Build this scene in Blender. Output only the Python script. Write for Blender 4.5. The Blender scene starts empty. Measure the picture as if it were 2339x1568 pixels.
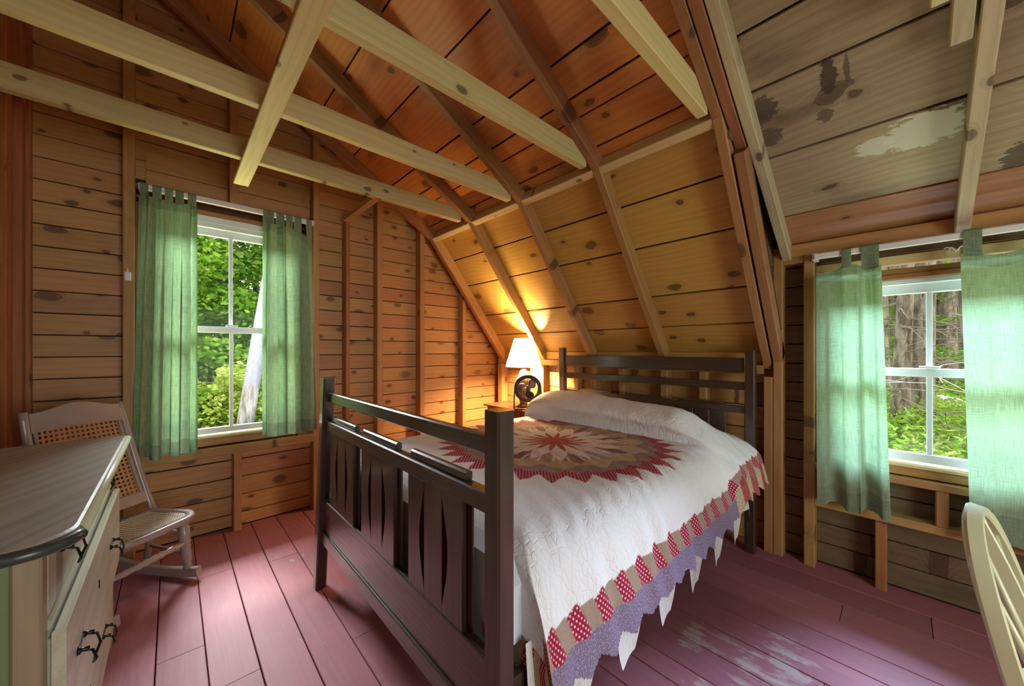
import bpy, bmesh, math, random
import numpy as np
from mathutils import Vector, Matrix, Quaternion
random.seed(7); rng = np.random.default_rng(11)
SC = bpy.context.scene
COL = SC.collection
V = Vector
# ------------------------------------------------------------------ camera, sky, sun, lights
cd = bpy.data.cameras.new('camera'); cam = bpy.data.objects.new('camera', cd); COL.objects.link(cam)
cd.sensor_width = 36.0; cd.sensor_fit = 'HORIZONTAL'
cd.lens = 832.6 / 2339 * 36.0
cd.shift_y = 16.65 / 2339
cd.clip_start = 0.02; cd.clip_end = 200
cam.location = (0, 0, 1.25)
cam.rotation_euler = (math.radians(90), 0, math.radians(-47.0))
SC.camera = cam
# the camera looks 43 degrees to the right of the ridge direction +Y
cam.rotation_euler = (math.radians(90), 0, math.radians(-43.0))

SC.view_settings.view_transform = 'Standard'
SC.view_settings.look = 'None'
SC.view_settings.gamma = 1.0
SC.view_settings.use_curve_mapping = False
SC.view_settings.exposure = 0.15
SC.cycles.max_bounces = 9
SC.cycles.diffuse_bounces = 5
SC.cycles.transparent_max_bounces = 12
SC.cycles.caustics_reflective = False
SC.cycles.caustics_refractive = False
SC.cycles.sample_clamp_indirect = 6.0
SC.cycles.use_denoising = True

w = bpy.data.worlds.new('sky'); SC.world = w; w.use_nodes = True
bg = w.node_tree.nodes['Background']
bg.inputs[0].default_value = (0.86, 0.94, 1.0, 1); bg.inputs[1].default_value = 3.0

def light(name, kind, loc, energy, color, target=None, size=None, size_y=None, radius=None):
    d = bpy.data.lights.new(name, kind); o = bpy.data.objects.new(name, d); COL.objects.link(o)
    o.location = loc; d.energy = energy; d.color = color
    if kind == 'AREA':
        d.shape = 'RECTANGLE'; d.size = size; d.size_y = size_y or size
    if radius is not None and kind == 'POINT': d.shadow_soft_size = radius
    if target is not None:
        o.rotation_euler = (V(target) - V(loc)).to_track_quat('-Z', 'Y').to_euler()
    return o
sun = light('sun', 'SUN', (0, 0, 12), 5.0, (1.0, 0.95, 0.84)); sun.data.angle = math.radians(1.0)
sun.rotation_euler = (V((0.15, 0.72, -0.75))).to_track_quat('-Z', 'Y').to_euler()
# added area lamps in place of daylight, outside both windows and behind the camera
light('sky_fill_dormer', 'AREA', (5.4, -0.3, 3.05), 1900, (0.52, 0.65, 1.0), (2.2, 0.1, 1.05), 2.6, 1.6)  # this and the next: added panels above the window views, for the sky
light('sky_fill_gable', 'AREA', (0.3, 6.0, 3.75), 1000, (0.90, 0.95, 1.0), (0.3, 2.8, 1.3), 2.2, 1.5)
light('low_fill_gable', 'AREA', (0.3, 4.5, -0.25), 150, (0.98, 1.0, 0.55), (0.5, 1.4, 2.5), 2.0, 1.2)  # this and the next: added low panels aimed up, lighting ties and roof boards
light('low_fill_dormer', 'AREA', (4.1, -0.1, -0.2), 110, (0.80, 1.0, 0.50), (1.7, 0.1, 2.3), 2.0, 1.2)
light('rear_fill_cool', 'AREA', (0.75, -2.12, 1.35), 22, (0.86, 0.92, 1.0), (0.9, 1.5, 0.5), 1.3, 1.3)  # this and the next: added unseen fill panels behind the camera
light('rear_fill_low', 'AREA', (0.75, -2.05, 0.75), 16, (0.98, 1.0, 0.60), (0.8, 0.6, 2.3), 1.3, 0.6)

# ------------------------------------------------------------------ node helpers
class NT:
    def __init__(s, name):
        s.m = bpy.data.materials.new(name); s.m.use_nodes = True
        s.t = s.m.node_tree; s.n = s.t.nodes; s.n.clear()
        s.out = s.n.new('ShaderNodeOutputMaterial')
    def add(s, typ, **kw):
        nd = s.n.new(typ)
        for k, v in kw.items(): setattr(nd, k, v)
        return nd
    def put(s, sock, v):
        if v is None: return
        if isinstance(v, bpy.types.NodeSocket): s.t.links.new(v, sock)
        elif isinstance(v, (tuple, list)):
            v = tuple(v)
            if sock.type == 'RGBA' and len(v) == 3: v = v + (1,)
            sock.default_value = v
        else: sock.default_value = v
    def math(s, op, a, b=None, c=None, clamp=False):
        nd = s.add('ShaderNodeMath', operation=op, use_clamp=clamp)
        s.put(nd.inputs[0], a); s.put(nd.inputs[1], b); s.put(nd.inputs[2], c)
        return nd.outputs[0]
    def vmath(s, op, a, b=None):
        nd = s.add('ShaderNodeVectorMath', operation=op)
        s.put(nd.inputs[0], a); s.put(nd.inputs[1], b)
        return nd.outputs[0]
    def noise(s, vec, scale, detail=3, rough=0.55, out=0):
        nd = s.add('ShaderNodeTexNoise'); s.put(nd.inputs['Vector'], vec)
        nd.inputs['Scale'].default_value = scale; nd.inputs['Detail'].default_value = detail
        nd.inputs['Roughness'].default_value = rough
        return nd.outputs[out]
    def step(s, v, a, b, lo=0.0, hi=1.0):
        nd = s.add('ShaderNodeMapRange'); nd.interpolation_type = 'SMOOTHSTEP'
        s.put(nd.inputs[0], v); s.put(nd.inputs[1], a); s.put(nd.inputs[2], b); s.put(nd.inputs[3], lo); s.put(nd.inputs[4], hi)
        return nd.outputs[0]
    def mix(s, f, a, b, typ='MIX'):
        nd = s.add('ShaderNodeMix', data_type='RGBA', blend_type=typ)
        s.put(nd.inputs[0], f); s.put(nd.inputs[6], a); s.put(nd.inputs[7], b)
        return nd.outputs[2]
    def sep(s, v):
        nd = s.add('ShaderNodeSeparateXYZ'); s.put(nd.inputs[0], v); return nd.outputs
    def comb(s, x, y, z):
        nd = s.add('ShaderNodeCombineXYZ'); s.put(nd.inputs[0], x); s.put(nd.inputs[1], y); s.put(nd.inputs[2], z); return nd.outputs[0]
    def bump(s, h, dist=0.002, strength=0.5):
        nd = s.add('ShaderNodeBump'); s.put(nd.inputs['Height'], h)
        nd.inputs['Distance'].default_value = dist; nd.inputs['Strength'].default_value = strength
        return nd.outputs[0]
    def bsdf(s, color, rough=0.5, normal=None, coat=0.0, spec=0.5, metal=0.0, **kw):
        b = s.add('ShaderNodeBsdfPrincipled')
        s.put(b.inputs['Base Color'], color); s.put(b.inputs['Roughness'], rough)
        s.put(b.inputs['Normal'], normal); s.put(b.inputs['Coat Weight'], coat)
        s.put(b.inputs['Specular IOR Level'], spec); s.put(b.inputs['Metallic'], metal)
        for k, v in kw.items(): s.put(b.inputs[k.replace('_', ' ')], v)
        return b.outputs[0]
    def done(s, sh):
        s.t.links.new(sh, s.out.inputs[0]); return s.m

def wood(name, light_c, dark_c, knot=(0.06, 0.022, 0.01), knots=0.55, rough=0.5, stain=0.35, stain_c=(0.10, 0.06, 0.035),
         var=0.22, fine=1.0, kscale=1.0, coat=0.0, flecks=0.0, green=0.0, hue=0.02, marks=()):
    """Sawn wood: grain along the piece's own X axis, every piece its own tint, knots and stains."""
    s = NT(name)
    tc = s.add('ShaderNodeTexCoord').outputs['Object']
    oi = s.add('ShaderNodeObjectInfo').outputs['Random']
    off = s.comb(s.math('MULTIPLY', oi, 37.3), s.math('MULTIPLY', oi, 91.7), s.math('MULTIPLY', oi, 13.1))
    p = s.vmath('ADD', tc, off)
    wob = s.noise(s.vmath('MULTIPLY', p, (1.1, 4.0, 4.0)), 1.0, 2)
    # knots
    vo = s.add('ShaderNodeTexVoronoi', feature='F1', voronoi_dimensions='2D'); vo.inputs['Randomness'].default_value = 1.0
    kp = s.vmath('MULTIPLY', p, (4.6 / kscale, 7.6 / kscale, 1.0))
    kp = s.vmath('ADD', kp, s.vmath('MULTIPLY', s.noise(s.vmath('MULTIPLY', p, (6, 14, 6)), 1.0, 2, out=1), (0.22, 0.22, 0.0)))
    s.put(vo.inputs['Vector'], kp); vo.inputs['Scale'].default_value = 1.0
    dist = vo.outputs['Distance']; cell = s.sep(vo.outputs['Color'])
    rad = s.math('MULTIPLY_ADD', s.math('POWER', cell[1], 2.0), 0.15, 0.045)
    on = s.math('LESS_THAN', cell[0], knots)
    halo = s.math('MULTIPLY', s.step(dist, s.math('MULTIPLY_ADD', rad, 2.2, 0.10), 0.02), on)
    kmask = s.math('MULTIPLY', s.step(dist, s.math('MULTIPLY', rad, 1.35), s.math('MULTIPLY', rad, 0.85)), on)
    kring = s.math('MULTIPLY', s.step(s.math('ABSOLUTE', s.math('SUBTRACT', dist, s.math('MULTIPLY', rad, 1.2))), 0.022, 0.008), on)
    # growth rings running round the knots
    xyz = s.sep(p)
    ring = s.math('ADD', s.math('MULTIPLY', xyz[1], 58.0 * fine), s.math('MULTIPLY', xyz[2], 37.0 * fine))
    ring = s.math('ADD', ring, s.math('MULTIPLY', wob, 9.0 * fine))
    ring = s.math('ADD', ring, s.math('MULTIPLY', halo, 6.0))
    ringv = s.math('MULTIPLY_ADD', s.math('SINE', s.math('MULTIPLY', ring, 3.0)), 0.5, 0.5)
    streak = s.noise(s.vmath('MULTIPLY', p, (2.2, 120.0, 120.0)), 1.0, 3, 0.6)
    g = s.math('ADD', s.math('MULTIPLY', ringv, 0.22), s.math('MULTIPLY', streak, 0.80))
    g = s.step(g, 0.15, 1.15)
    col = s.mix(g, light_c, dark_c)
    big = s.noise(s.vmath('MULTIPLY', p, (1.3, 3.5, 3.5)), 1.3, 4, 0.6)
    col = s.mix(s.math('MULTIPLY', s.step(big, 0.50, 0.78), stain), col, stain_c)
    hsv = s.add('ShaderNodeHueSaturation')
    s.put(hsv.inputs['Hue'], s.math('MULTIPLY_ADD', s.math('SUBTRACT', s.math('FRACT', s.math('MULTIPLY', oi, 17.0)), 0.5), hue, 0.5))
    s.put(hsv.inputs['Value'], s.math('MULTIPLY_ADD', s.math('FRACT', s.math('MULTIPLY', oi, 7.7)), var, 1.0 - var * 0.5))
    s.put(hsv.inputs['Color'], col); col = hsv.outputs[0]
    col = s.mix(s.math('MULTIPLY', halo, 0.28), col, knot)
    col = s.mix(s.math('MULTIPLY', kmask, 0.75), col, s.mix(0.12, knot, dark_c))
    col = s.mix(s.math('MULTIPLY', kring, 0.5), col, (knot[0] * .35, knot[1] * .35, knot[2] * .35))
    if flecks:
        fl = s.noise(s.vmath('MULTIPLY', p, (16, 60, 60)), 1.0, 2, 0.7)
        col = s.mix(s.math('MULTIPLY', s.step(fl, 0.72, 0.77), flecks), col, (0.34, 0.25, 0.14))
    if marks:
        wp = s.add('ShaderNodeNewGeometry').outputs['Position']
        rough_edge = s.noise(s.vmath('MULTIPLY', wp, (55, 24, 55)), 1.0, 4, 0.7)
        for c_, r_, mc, amt in marks:
            dv = s.vmath('DIVIDE', s.vmath('SUBTRACT', wp, c_), r_)
            ln = s.add('ShaderNodeVectorMath', operation='LENGTH'); s.put(ln.inputs[0], dv)
            q = s.math('ADD', ln.outputs['Value'], s.math('MULTIPLY', s.math('SUBTRACT', rough_edge, 0.5), 1.7))
            col = s.mix(s.math('MULTIPLY', s.step(q, 1.0, 0.86), amt), col, mc)
    h = s.math('MULTIPLY_ADD', streak, 0.6, s.math('MULTIPLY', ringv, 0.3))
    nrm = s.bump(h, 0.0009, 0.35)
    r = s.math('MULTIPLY_ADD', g, 0.12, rough)
    return s.done(s.bsdf(col, r, nrm, coat=coat, spec=0.4, Coat_Roughness=0.16))

def plain(name, color, rough=0.5, metal=0.0, noise_amt=0.12, scale=8.0, spec=0.5, coat=0.0, bump=0.0):
    s = NT(name)
    tc = s.add('ShaderNodeTexCoord').outputs['Object']
    n = s.noise(tc, scale, 3)
    col = s.mix(s.math('MULTIPLY', s.step(n, 0.35, 0.75), noise_amt * 2), color, tuple(c * 0.55 for c in color))
    nrm = s.bump(s.noise(tc, scale * 6, 3), 0.001, bump) if bump else None
    return s.done(s.bsdf(col, rough, nrm, metal=metal, spec=spec, coat=coat))

M = {}
M['wall_pine'] = wood('wall_pine', (0.55, 0.300, 0.118), (0.39, 0.185, 0.068), knots=0.50, stain=0.28, stain_c=(0.16, 0.065, 0.025), rough=0.42)
M['roof_pine'] = wood('roof_pine', (0.60, 0.235, 0.060), (0.44, 0.148, 0.034), knots=0.34, stain=0.62, stain_c=(0.10, 0.030, 0.012), rough=0.42, kscale=1.3)
M['slope_pine'] = wood('slope_pine', (0.58, 0.35, 0.085), (0.45, 0.24, 0.055), knots=0.42, stain=0.18, stain_c=(0.17, 0.085, 0.03), rough=0.40, kscale=1.35)
M['dormer_pine'] = wood('dormer_pine', (0.38, 0.285, 0.185), (0.23, 0.15, 0.09), knots=0.40, stain=0.75, stain_c=(0.105, 0.06, 0.038), rough=0.5, kscale=1.5,
    marks=[((2.26, -.06, 2.155), (.09, .12, .09), (0.60, 0.58, 0.50), .9), ((2.27, .08, 2.15), (.05, .07, .05), (0.60, 0.58, 0.50), .8),
           ((1.93, .205, 2.35), (.085, .026, .06), (0.045, 0.024, 0.018), .9), ((1.93, .150, 2.35), (.07, .010, .05), (0.06, 0.034, 0.025), .7), ((2.07, .23, 2.27), (.035, .028, .03), (0.10, 0.055, 0.045), .8),
           ((1.95, .43, 2.33), (.06, .055, .06), (0.075, 0.045, 0.035), .85), ((2.08, .43, 2.26), (.05, .05, .05), (0.085, 0.05, 0.04), .8), ((2.05, -.40, 2.28), (.10, .08, .10), (0.07, 0.05, 0.03), .8), ((2.48, -.34, 2.03), (.07, .07, .07), (0.06, 0.035, 0.025), .85)])
M['dormer_low'] = wood('dormer_low', (0.46, 0.21, 0.10), (0.33, 0.135, 0.06), knots=0.42, stain=0.35, stain_c=(0.20, 0.075, 0.035), rough=0.4)
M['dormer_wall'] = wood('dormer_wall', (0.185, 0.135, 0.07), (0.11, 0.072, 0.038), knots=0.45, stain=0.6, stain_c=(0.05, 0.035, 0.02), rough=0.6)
M['stud'] = wood('stud_wood', (0.46, 0.255, 0.09), (0.32, 0.16, 0.055), knots=0.30, stain=0.22, stain_c=(0.16, 0.07, 0.03), rough=0.5)
M['rafter'] = wood('rafter_wood', (0.33, 0.15, 0.06), (0.20, 0.082, 0.032), knots=0.34, stain=0.5, stain_c=(0.07, 0.027, 0.013), rough=0.48)
M['new_wood'] = wood('new_wood', (0.60, 0.48, 0.235), (0.44, 0.32, 0.14), kscale=0.6, knots=0.16, stain=0.10, stain_c=(0.25, 0.16, 0.07), rough=0.5)
M['pale_wood'] = wood('pale_wood', (0.50, 0.41, 0.27), (0.35, 0.26, 0.15), knots=0.25, stain=0.2, stain_c=(0.22, 0.14, 0.08), rough=0.55)
M['red_post'] = wood('red_post', (0.40, 0.155, 0.05), (0.22, 0.07, 0.022), knots=0.2, stain=0.5, stain_c=(0.10, 0.028, 0.012), rough=0.4)
M['trim_wood'] = wood('trim_wood', (0.42, 0.20, 0.07), (0.27, 0.105, 0.035), knots=0.25, stain=0.3, rough=0.35)
M['bed_wood'] = wood('bed_wood', (0.060, 0.034, 0.022), (0.032, 0.017, 0.012), knot=(0.02, 0.01, 0.008), knots=0.04, stain=0.4, stain_c=(0.025, 0.014, 0.010), rough=0.34, var=0.15, fine=1.6, flecks=0.5, coat=1.0, hue=0.0)
M['night_wood'] = wood('night_wood', (0.19, 0.065, 0.025), (0.11, 0.035, 0.014), knots=0.05, stain=0.2, rough=0.3)
M['dresser_wood'] = wood('dresser_wood', (0.54, 0.52, 0.37), (0.37, 0.35, 0.235), knots=0.05, stain=0.5, stain_c=(0.20, 0.20, 0.12), rough=0.35, coat=0.2, fine=0.6, hue=0.03)
M['dresser_post'] = wood('dresser_post', (0.33, 0.245, 0.16), (0.24, 0.165, 0.10), knots=0.05, stain=0.4, stain_c=(0.19, 0.19, 0.12), rough=0.4)
M['dresser_panel'] = wood('dresser_panel', (0.20, 0.235, 0.12), (0.12, 0.15, 0.075), knots=0.03, stain=0.4, stain_c=(0.28, 0.30, 0.24), rough=0.45)
M['dresser_top'] = wood('dresser_top', (0.37, 0.345, 0.28), (0.20, 0.18, 0.12), knots=0.0, stain=0.75, stain_c=(0.145, 0.13, 0.065), rough=0.36, fine=0.7)
M['edge_dark'] = plain('edge_dark', (0.05, 0.055, 0.05), 0.28)
M['black_metal'] = plain('black_metal', (0.025, 0.022, 0.02), 0.35, metal=0.7)
M['rocker_paint'] = plain('rocker_paint', (0.33, 0.265, 0.245), 0.3, noise_amt=0.10, scale=9, coat=0.3)
M['cream_paint'] = plain('cream_paint', (0.64, 0.64, 0.40), 0.35, noise_amt=0.06, scale=5, coat=0.2)
M['white_vinyl'] = plain('white_vinyl', (0.80, 0.82, 0.84), 0.3, noise_amt=0.02)
M['white_rod'] = plain('white_rod', (0.82, 0.84, 0.84), 0.35, noise_amt=0.02)
M['white_plastic'] = plain('white_plastic', (0.84, 0.80, 0.76), 0.4, noise_amt=0.02)
M['fan_plastic'] = plain('fan_plastic', (0.035, 0.018, 0.012), 0.35)
M['dark_gap'] = plain('dark_gap', (0.03, 0.018, 0.01), 0.9)
M['rock'] = plain('rock', (0.34, 0.33, 0.37), 0.8, noise_amt=0.45, scale=4, bump=0.8)
M['sheathing'] = plain('sheathing', (0.07, 0.035, 0.016), 0.9)
M['cane'] = plain('cane', (0.50, 0.27, 0.125), 0.5, noise_amt=0.12, scale=30)
M['cane_seat'] = plain('cane_seat', (0.62, 0.51, 0.37), 0.5, noise_amt=0.12, scale=30)
M['mattress'] = plain('mattress', (0.62, 0.66, 0.72), 0.8)
M['stem'] = plain('stem', (0.16, 0.12, 0.08), 0.8)

def floor_mat():
    s = NT('red_floor_paint')
    tc = s.add('ShaderNodeTexCoord').outputs['Object']; oi = s.add('ShaderNodeObjectInfo').outputs['Random']
    pos = s.add('ShaderNodeNewGeometry').outputs['Position']
    off = s.comb(s.math('MULTIPLY', oi, 37.3), s.math('MULTIPLY', oi, 91.7), 0.0)
    p = s.vmath('ADD', tc, off)
    xyz = s.sep(p)
    wob = s.noise(s.vmath('MULTIPLY', p, (1.0, 3.2, 1)), 1.2, 2)
    ring = s.math('ADD', s.math('MULTIPLY', xyz[1], 105.0), s.math('MULTIPLY', wob, 46.0))
    ringv = s.math('MULTIPLY_ADD', s.math('SINE', ring), 0.5, 0.5)
    streak = s.noise(s.vmath('MULTIPLY', p, (3.0, 130.0, 1)), 1.0, 3, 0.6)
    base = s.mix(s.step(s.noise(pos, 1.7, 3), 0.3, 0.7), (0.36, 0.125, 0.142), (0.30, 0.105, 0.135))
    base = s.mix(s.math('MULTIPLY', ringv, 0.22), base, (0.36, 0.16, 0.15))
    base = s.mix(s.math('MULTIPLY', s.step(streak, 0.4, 0.8), 0.2), base, (0.17, 0.05, 0.05))
    # paint worn through to the wood where people step beside the bed and by the rocker
    def patch(c, r):
        d = s.vmath('SUBTRACT', pos, c); d = s.vmath('MULTIPLY', d, r)
        nd = s.add('ShaderNodeVectorMath', operation='LENGTH'); s.put(nd.inputs[0], d)
        return s.step(nd.outputs['Value'], 1.0, 0.25)
    wear = s.math('MAXIMUM', patch((1.66, 0.42, 0), (1.45, 2.1, 0)), s.math('MULTIPLY', patch((0.50, 2.45, 0), (3.2, 2.0, 0)), 0.66))
    wear = s.math('MAXIMUM', wear, s.math('MULTIPLY', patch((0.35, 1.6, 0), (2.5, 2.2, 0)), 0.55))
    wear = s.math('MAXIMUM', wear, 0.30)
    n = s.noise(s.vmath('MULTIPLY', p, (5.0, 22.0, 1)), 1.0, 5, 0.7)
    n2 = s.noise(pos, 5.0, 4, 0.65)
    n = s.math('ADD', s.math('MULTIPLY', n, 0.55), s.math('MULTIPLY', n2, 0.5))
    thr = s.math('MULTIPLY_ADD', wear, -0.27, 0.78)
    m = s.step(n, thr, s.math('ADD', thr, 0.06))
    m = s.math('MULTIPLY', m, s.math('MULTIPLY_ADD', ringv, 0.5, 0.45))
    col = s.mix(s.math('MULTIPLY', m, 0.85), base, (0.46, 0.38, 0.33))
    hsv = s.add('ShaderNodeHueSaturation'); s.put(hsv.inputs['Value'], s.math('MULTIPLY_ADD', oi, 0.2, 0.9)); s.put(hsv.inputs['Color'], col)
    nrm = s.bump(s.math('ADD', s.math('MULTIPLY', ringv, 0.5), s.math('MULTIPLY', streak, 0.5)), 0.0014, 0.35)
    return s.done(s.bsdf(hsv.outputs[0], s.math('MULTIPLY_ADD', m, 0.2, 0.55), nrm, spec=0.3))
M['floor'] = floor_mat()

def cloth(name, color, trans, tcol, weave=900, rough=0.9):
    s = NT(name)
    uv = s.add('ShaderNodeTexCoord').outputs['UV']
    n1 = s.noise(s.vmath('MULTIPLY', uv, (weave * .35, 14, 1)), 1.0, 2)
    n2 = s.noise(s.vmath('MULTIPLY', uv, (14, weave * .5, 1)), 1.0, 2)
    f = s.math('ADD', s.math('MULTIPLY', n1, 0.5), s.math('MULTIPLY', n2, 0.5))
    c = s.mix(s.step(f, 0.36, 0.64), tuple(x * 0.74 for x in color), tuple(min(1, x * 1.16) for x in color))
    t = s.mix(s.step(f, 0.36, 0.64), tuple(x * 0.80 for x in tcol), tuple(min(1, x * 1.12) for x in tcol))
    d = s.add('ShaderNodeBsdfDiffuse'); s.put(d.inputs['Color'], c)
    tr = s.add('ShaderNodeBsdfTranslucent'); s.put(tr.inputs['Color'], t)
    mx = s.add('ShaderNodeMixShader'); mx.inputs[0].default_value = trans
    s.t.links.new(d.outputs[0], mx.inputs[1]); s.t.links.new(tr.outputs[0], mx.inputs[2])
    return s.done(mx.outputs[0])
M['curtain'] = cloth('green_curtain', (0.30, 0.37, 0.245), 0.20, (0.32, 0.52, 0.26))
M['curtain_hem'] = cloth('green_curtain_hem', (0.24, 0.31, 0.20), 0.16, (0.26, 0.40, 0.20))
M['skirt'] = cloth('white_sheet', (0.80, 0.78, 0.76), 0.12, (0.8, 0.78, 0.76))
M['shade'] = cloth('cream_lamp_shade', (0.86, 0.80, 0.68), 0.78, (0.96, 0.92, 0.80), weave=300)

def glass_mat():
    s = NT('window_glass')
    t = s.add('ShaderNodeBsdfTransparent'); t.inputs[0].default_value = (0.97, 0.985, 0.98, 1)
    g = s.add('ShaderNodeBsdfGlossy'); g.inputs['Roughness'].default_value = 0.02
    mx = s.add('ShaderNodeMixShader'); mx.inputs[0].default_value = 0.003
    s.t.links.new(t.outputs[0], mx.inputs[1]); s.t.links.new(g.outputs[0], mx.inputs[2])
    return s.done(mx.outputs[0])
M['glass'] = glass_mat()

def quilt_mat():
    s = NT('patchwork_quilt')
    at = s.add('ShaderNodeAttribute', attribute_name='patch'); mk = s.add('ShaderNodeAttribute', attribute_name='mask')
    uv = s.add('ShaderNodeTexCoord').outputs['UV']
    m = s.sep(mk.outputs['Vector'])
    # white polka dots on the red patches, in a staggered grid
    u = s.sep(s.vmath('MULTIPLY', uv, (52.0, 52.0, 0)))
    ru = s.math('ADD', u[0], u[1]); rv = s.math('SUBTRACT', u[0], u[1])
    fu = s.math('SUBTRACT', s.math('FRACT', ru), 0.5); fv = s.math('SUBTRACT', s.math('FRACT', rv), 0.5)
    d = s.math('SQRT', s.math('ADD', s.math('MULTIPLY', fu, fu), s.math('MULTIPLY', fv, fv)))
    dots = s.math('MULTIPLY', s.step(d, 0.27, 0.20), m[0])
    col = s.mix(s.math('MULTIPLY', dots, 0.9), at.outputs['Color'], (0.80, 0.70, 0.68))
    # small scattered print on the calico patches
    pr = s.noise(s.vmath('MULTIPLY', uv, (190, 190, 1)), 1.0, 3, 0.7)
    hsv = s.add('ShaderNodeHueSaturation'); hsv.inputs['Saturation'].default_value = 0.75
    s.put(hsv.inputs['Value'], 2.1); s.put(hsv.inputs['Color'], col)
    col = s.mix(s.math('MULTIPLY', s.step(pr, 0.50, 0.60), s.math('MULTIPLY', m[1], 0.75)), col, hsv.outputs[0])
    # hand-quilted relief: stitched leaves and cables, puckers
    vo = s.add('ShaderNodeTexVoronoi', feature='DISTANCE_TO_EDGE'); vo.inputs['Scale'].default_value = 1.0
    wv = s.vmath('ADD', s.vmath('MULTIPLY', uv, (46, 30, 1)), s.vmath('MULTIPLY', s.noise(s.vmath('MULTIPLY', uv, (7, 7, 1)), 1.0, 2, out=1), (2.4, 2.4, 0)))
    s.put(vo.inputs['Vector'], wv)
    groove = s.step(vo.outputs['Distance'], 0.0, 0.12)
    puck = s.noise(s.vmath('MULTIPLY', uv, (30, 60, 1)), 1.0, 3, 0.6)
    h = s.math('ADD', s.math('MULTIPLY', groove, s.math('MULTIPLY_ADD', m[2], 0.8, 0.2)), s.math('MULTIPLY', puck, 0.6))
    return s.done(s.bsdf(col, 0.9, s.bump(h, 0.0016, 0.7), spec=0.15))
M['quilt'] = quilt_mat()

def leaf_mat(name, c1, c2, tr=0.45):
    s = NT(name)
    g = s.add('ShaderNodeNewGeometry')
    r = g.outputs['Random Per Island']
    c = s.mix(r, c1, c2)
    d = s.add('ShaderNodeBsdfDiffuse'); s.put(d.inputs['Color'], c)
    t = s.add('ShaderNodeBsdfTranslucent'); s.put(t.inputs['Color'], s.mix(0.5, c, (0.40, 0.58, 0.04)))
    mx = s.add('ShaderNodeMixShader'); mx.inputs[0].default_value = tr
    s.t.links.new(d.outputs[0], mx.inputs[1]); s.t.links.new(t.outputs[0], mx.inputs[2])
    return s.done(mx.outputs[0])
M['leaf'] = leaf_mat('maple_leaves', (0.07, 0.20, 0.02), (0.30, 0.44, 0.06))
M['leaf_yellow'] = leaf_mat('yellow_green_leaves', (0.18, 0.30, 0.03), (0.50, 0.50, 0.14))
M['needle'] = leaf_mat('spruce_needles', (0.05, 0.12, 0.025), (0.16, 0.24, 0.05), 0.3)
M['fern'] = leaf_mat('ferns', (0.07, 0.17, 0.02), (0.26, 0.34, 0.07))

def bark(name, c1, c2, birch=False):
    s = NT(name)
    tc = s.add('ShaderNodeTexCoord').outputs['Object']
    n = s.noise(s.vmath('MULTIPLY', tc, (14, 14, 3.2)), 1.0, 4, 0.65)
    col = s.mix(s.step(n, 0.35, 0.65), c1, c2)
    if birch:
        z = s.sep(tc)[2]
        nb = s.noise(s.vmath('MULTIPLY', tc, (9, 9, 3)), 1.0, 3, 0.6)
        up = s.math('MULTIPLY', s.step(s.math('ADD', z, s.math('MULTIPLY', nb, 0.5)), 2.15, 2.35), s.step(nb, 0.66, 0.58))
        col = s.mix(up, col, (0.21, 0.205, 0.22))
    return s.done(s.bsdf(col, 0.9, s.bump(n, 0.03, 0.8), spec=0.1))
M['bark'] = bark('conifer_bark', (0.075, 0.055, 0.035), (0.22, 0.18, 0.135))
M['birch'] = bark('pale_bark', (0.12, 0.10, 0.085), (0.30, 0.27, 0.24), True)
def ground_mat():
    s = NT('forest_floor')
    p = s.add('ShaderNodeNewGeometry').outputs['Position']
    n = s.noise(p, 3.0, 5, 0.65)
    col = s.mix(s.step(n, 0.38, 0.62), (0.055, 0.105, 0.018), (0.26, 0.20, 0.10))
    return s.done(s.bsdf(col, 0.95, s.bump(n, 0.05, 0.6), spec=0.05))
M['ground'] = ground_mat()
def ceramic():
    s = NT('striped_brown_glaze')
    tc = s.add('ShaderNodeTexCoord').outputs['Object']
    x = s.sep(tc)
    ang = s.math('ARCTAN2', x[1], x[0])
    st = s.noise(s.comb(s.math('MULTIPLY', ang, 5.0), s.math('MULTIPLY', x[2], 6.0), 0.0), 1.0, 2)
    col = s.mix(s.step(st, 0.45, 0.62), (0.075, 0.035, 0.022), (0.30, 0.17, 0.10))
    col = s.mix(s.step(x[2], 0.274, 0.280), col, (0.66, 0.60, 0.50))
    return s.done(s.bsdf(col, 0.18, None, spec=0.6))
M['ceramic'] = ceramic()
def bulb():
    s = NT('lit_bulb'); e = s.add('ShaderNodeEmission'); e.inputs[0].default_value = (1, 0.78, 0.5, 1); e.inputs[1].default_value = 14
    return s.done(e.outputs[0])
M['bulb'] = bulb()

# ------------------------------------------------------------------ object helpers
def setp(o, label=None, cat=None, group=None, kind=None):
    if label: o['label'] = label
    if cat: o['category'] = cat
    if group: o['group'] = group
    if kind: o['kind'] = kind
    return o
def empty(name, loc=(0, 0, 0), **kw):
    o = bpy.data.objects.new(name, None); COL.objects.link(o); o.location = loc; o.empty_display_size = 0.1
    return setp(o, **kw)
def parent(o, p):
    if p is not None:
        chain = []; q = p
        while q is not None: chain.append(q); q = q.parent
        Mx = Matrix.Identity(4)
        for q in reversed(chain): Mx = Mx @ q.matrix_parent_inverse @ q.matrix_basis
        o.parent = p; o.matrix_parent_inverse = Mx.inverted()
    return o
def link(name, me, mat, par=None, mx=None, smooth=False):
    if mat is not None and not me.materials: me.materials.append(M[mat] if isinstance(mat, str) else mat)
    if smooth: me.polygons.foreach_set('use_smooth', [True] * len(me.polygons))
    o = bpy.data.objects.new(name, me); COL.objects.link(o)
    if mx is not None: o.matrix_basis = mx
    return parent(o, par)
def mesh(name, vs, fs):
    me = bpy.data.meshes.new(name); me.from_pydata([tuple(v) for v in vs], [], fs); me.update(); return me
CACHE = {}
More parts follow.
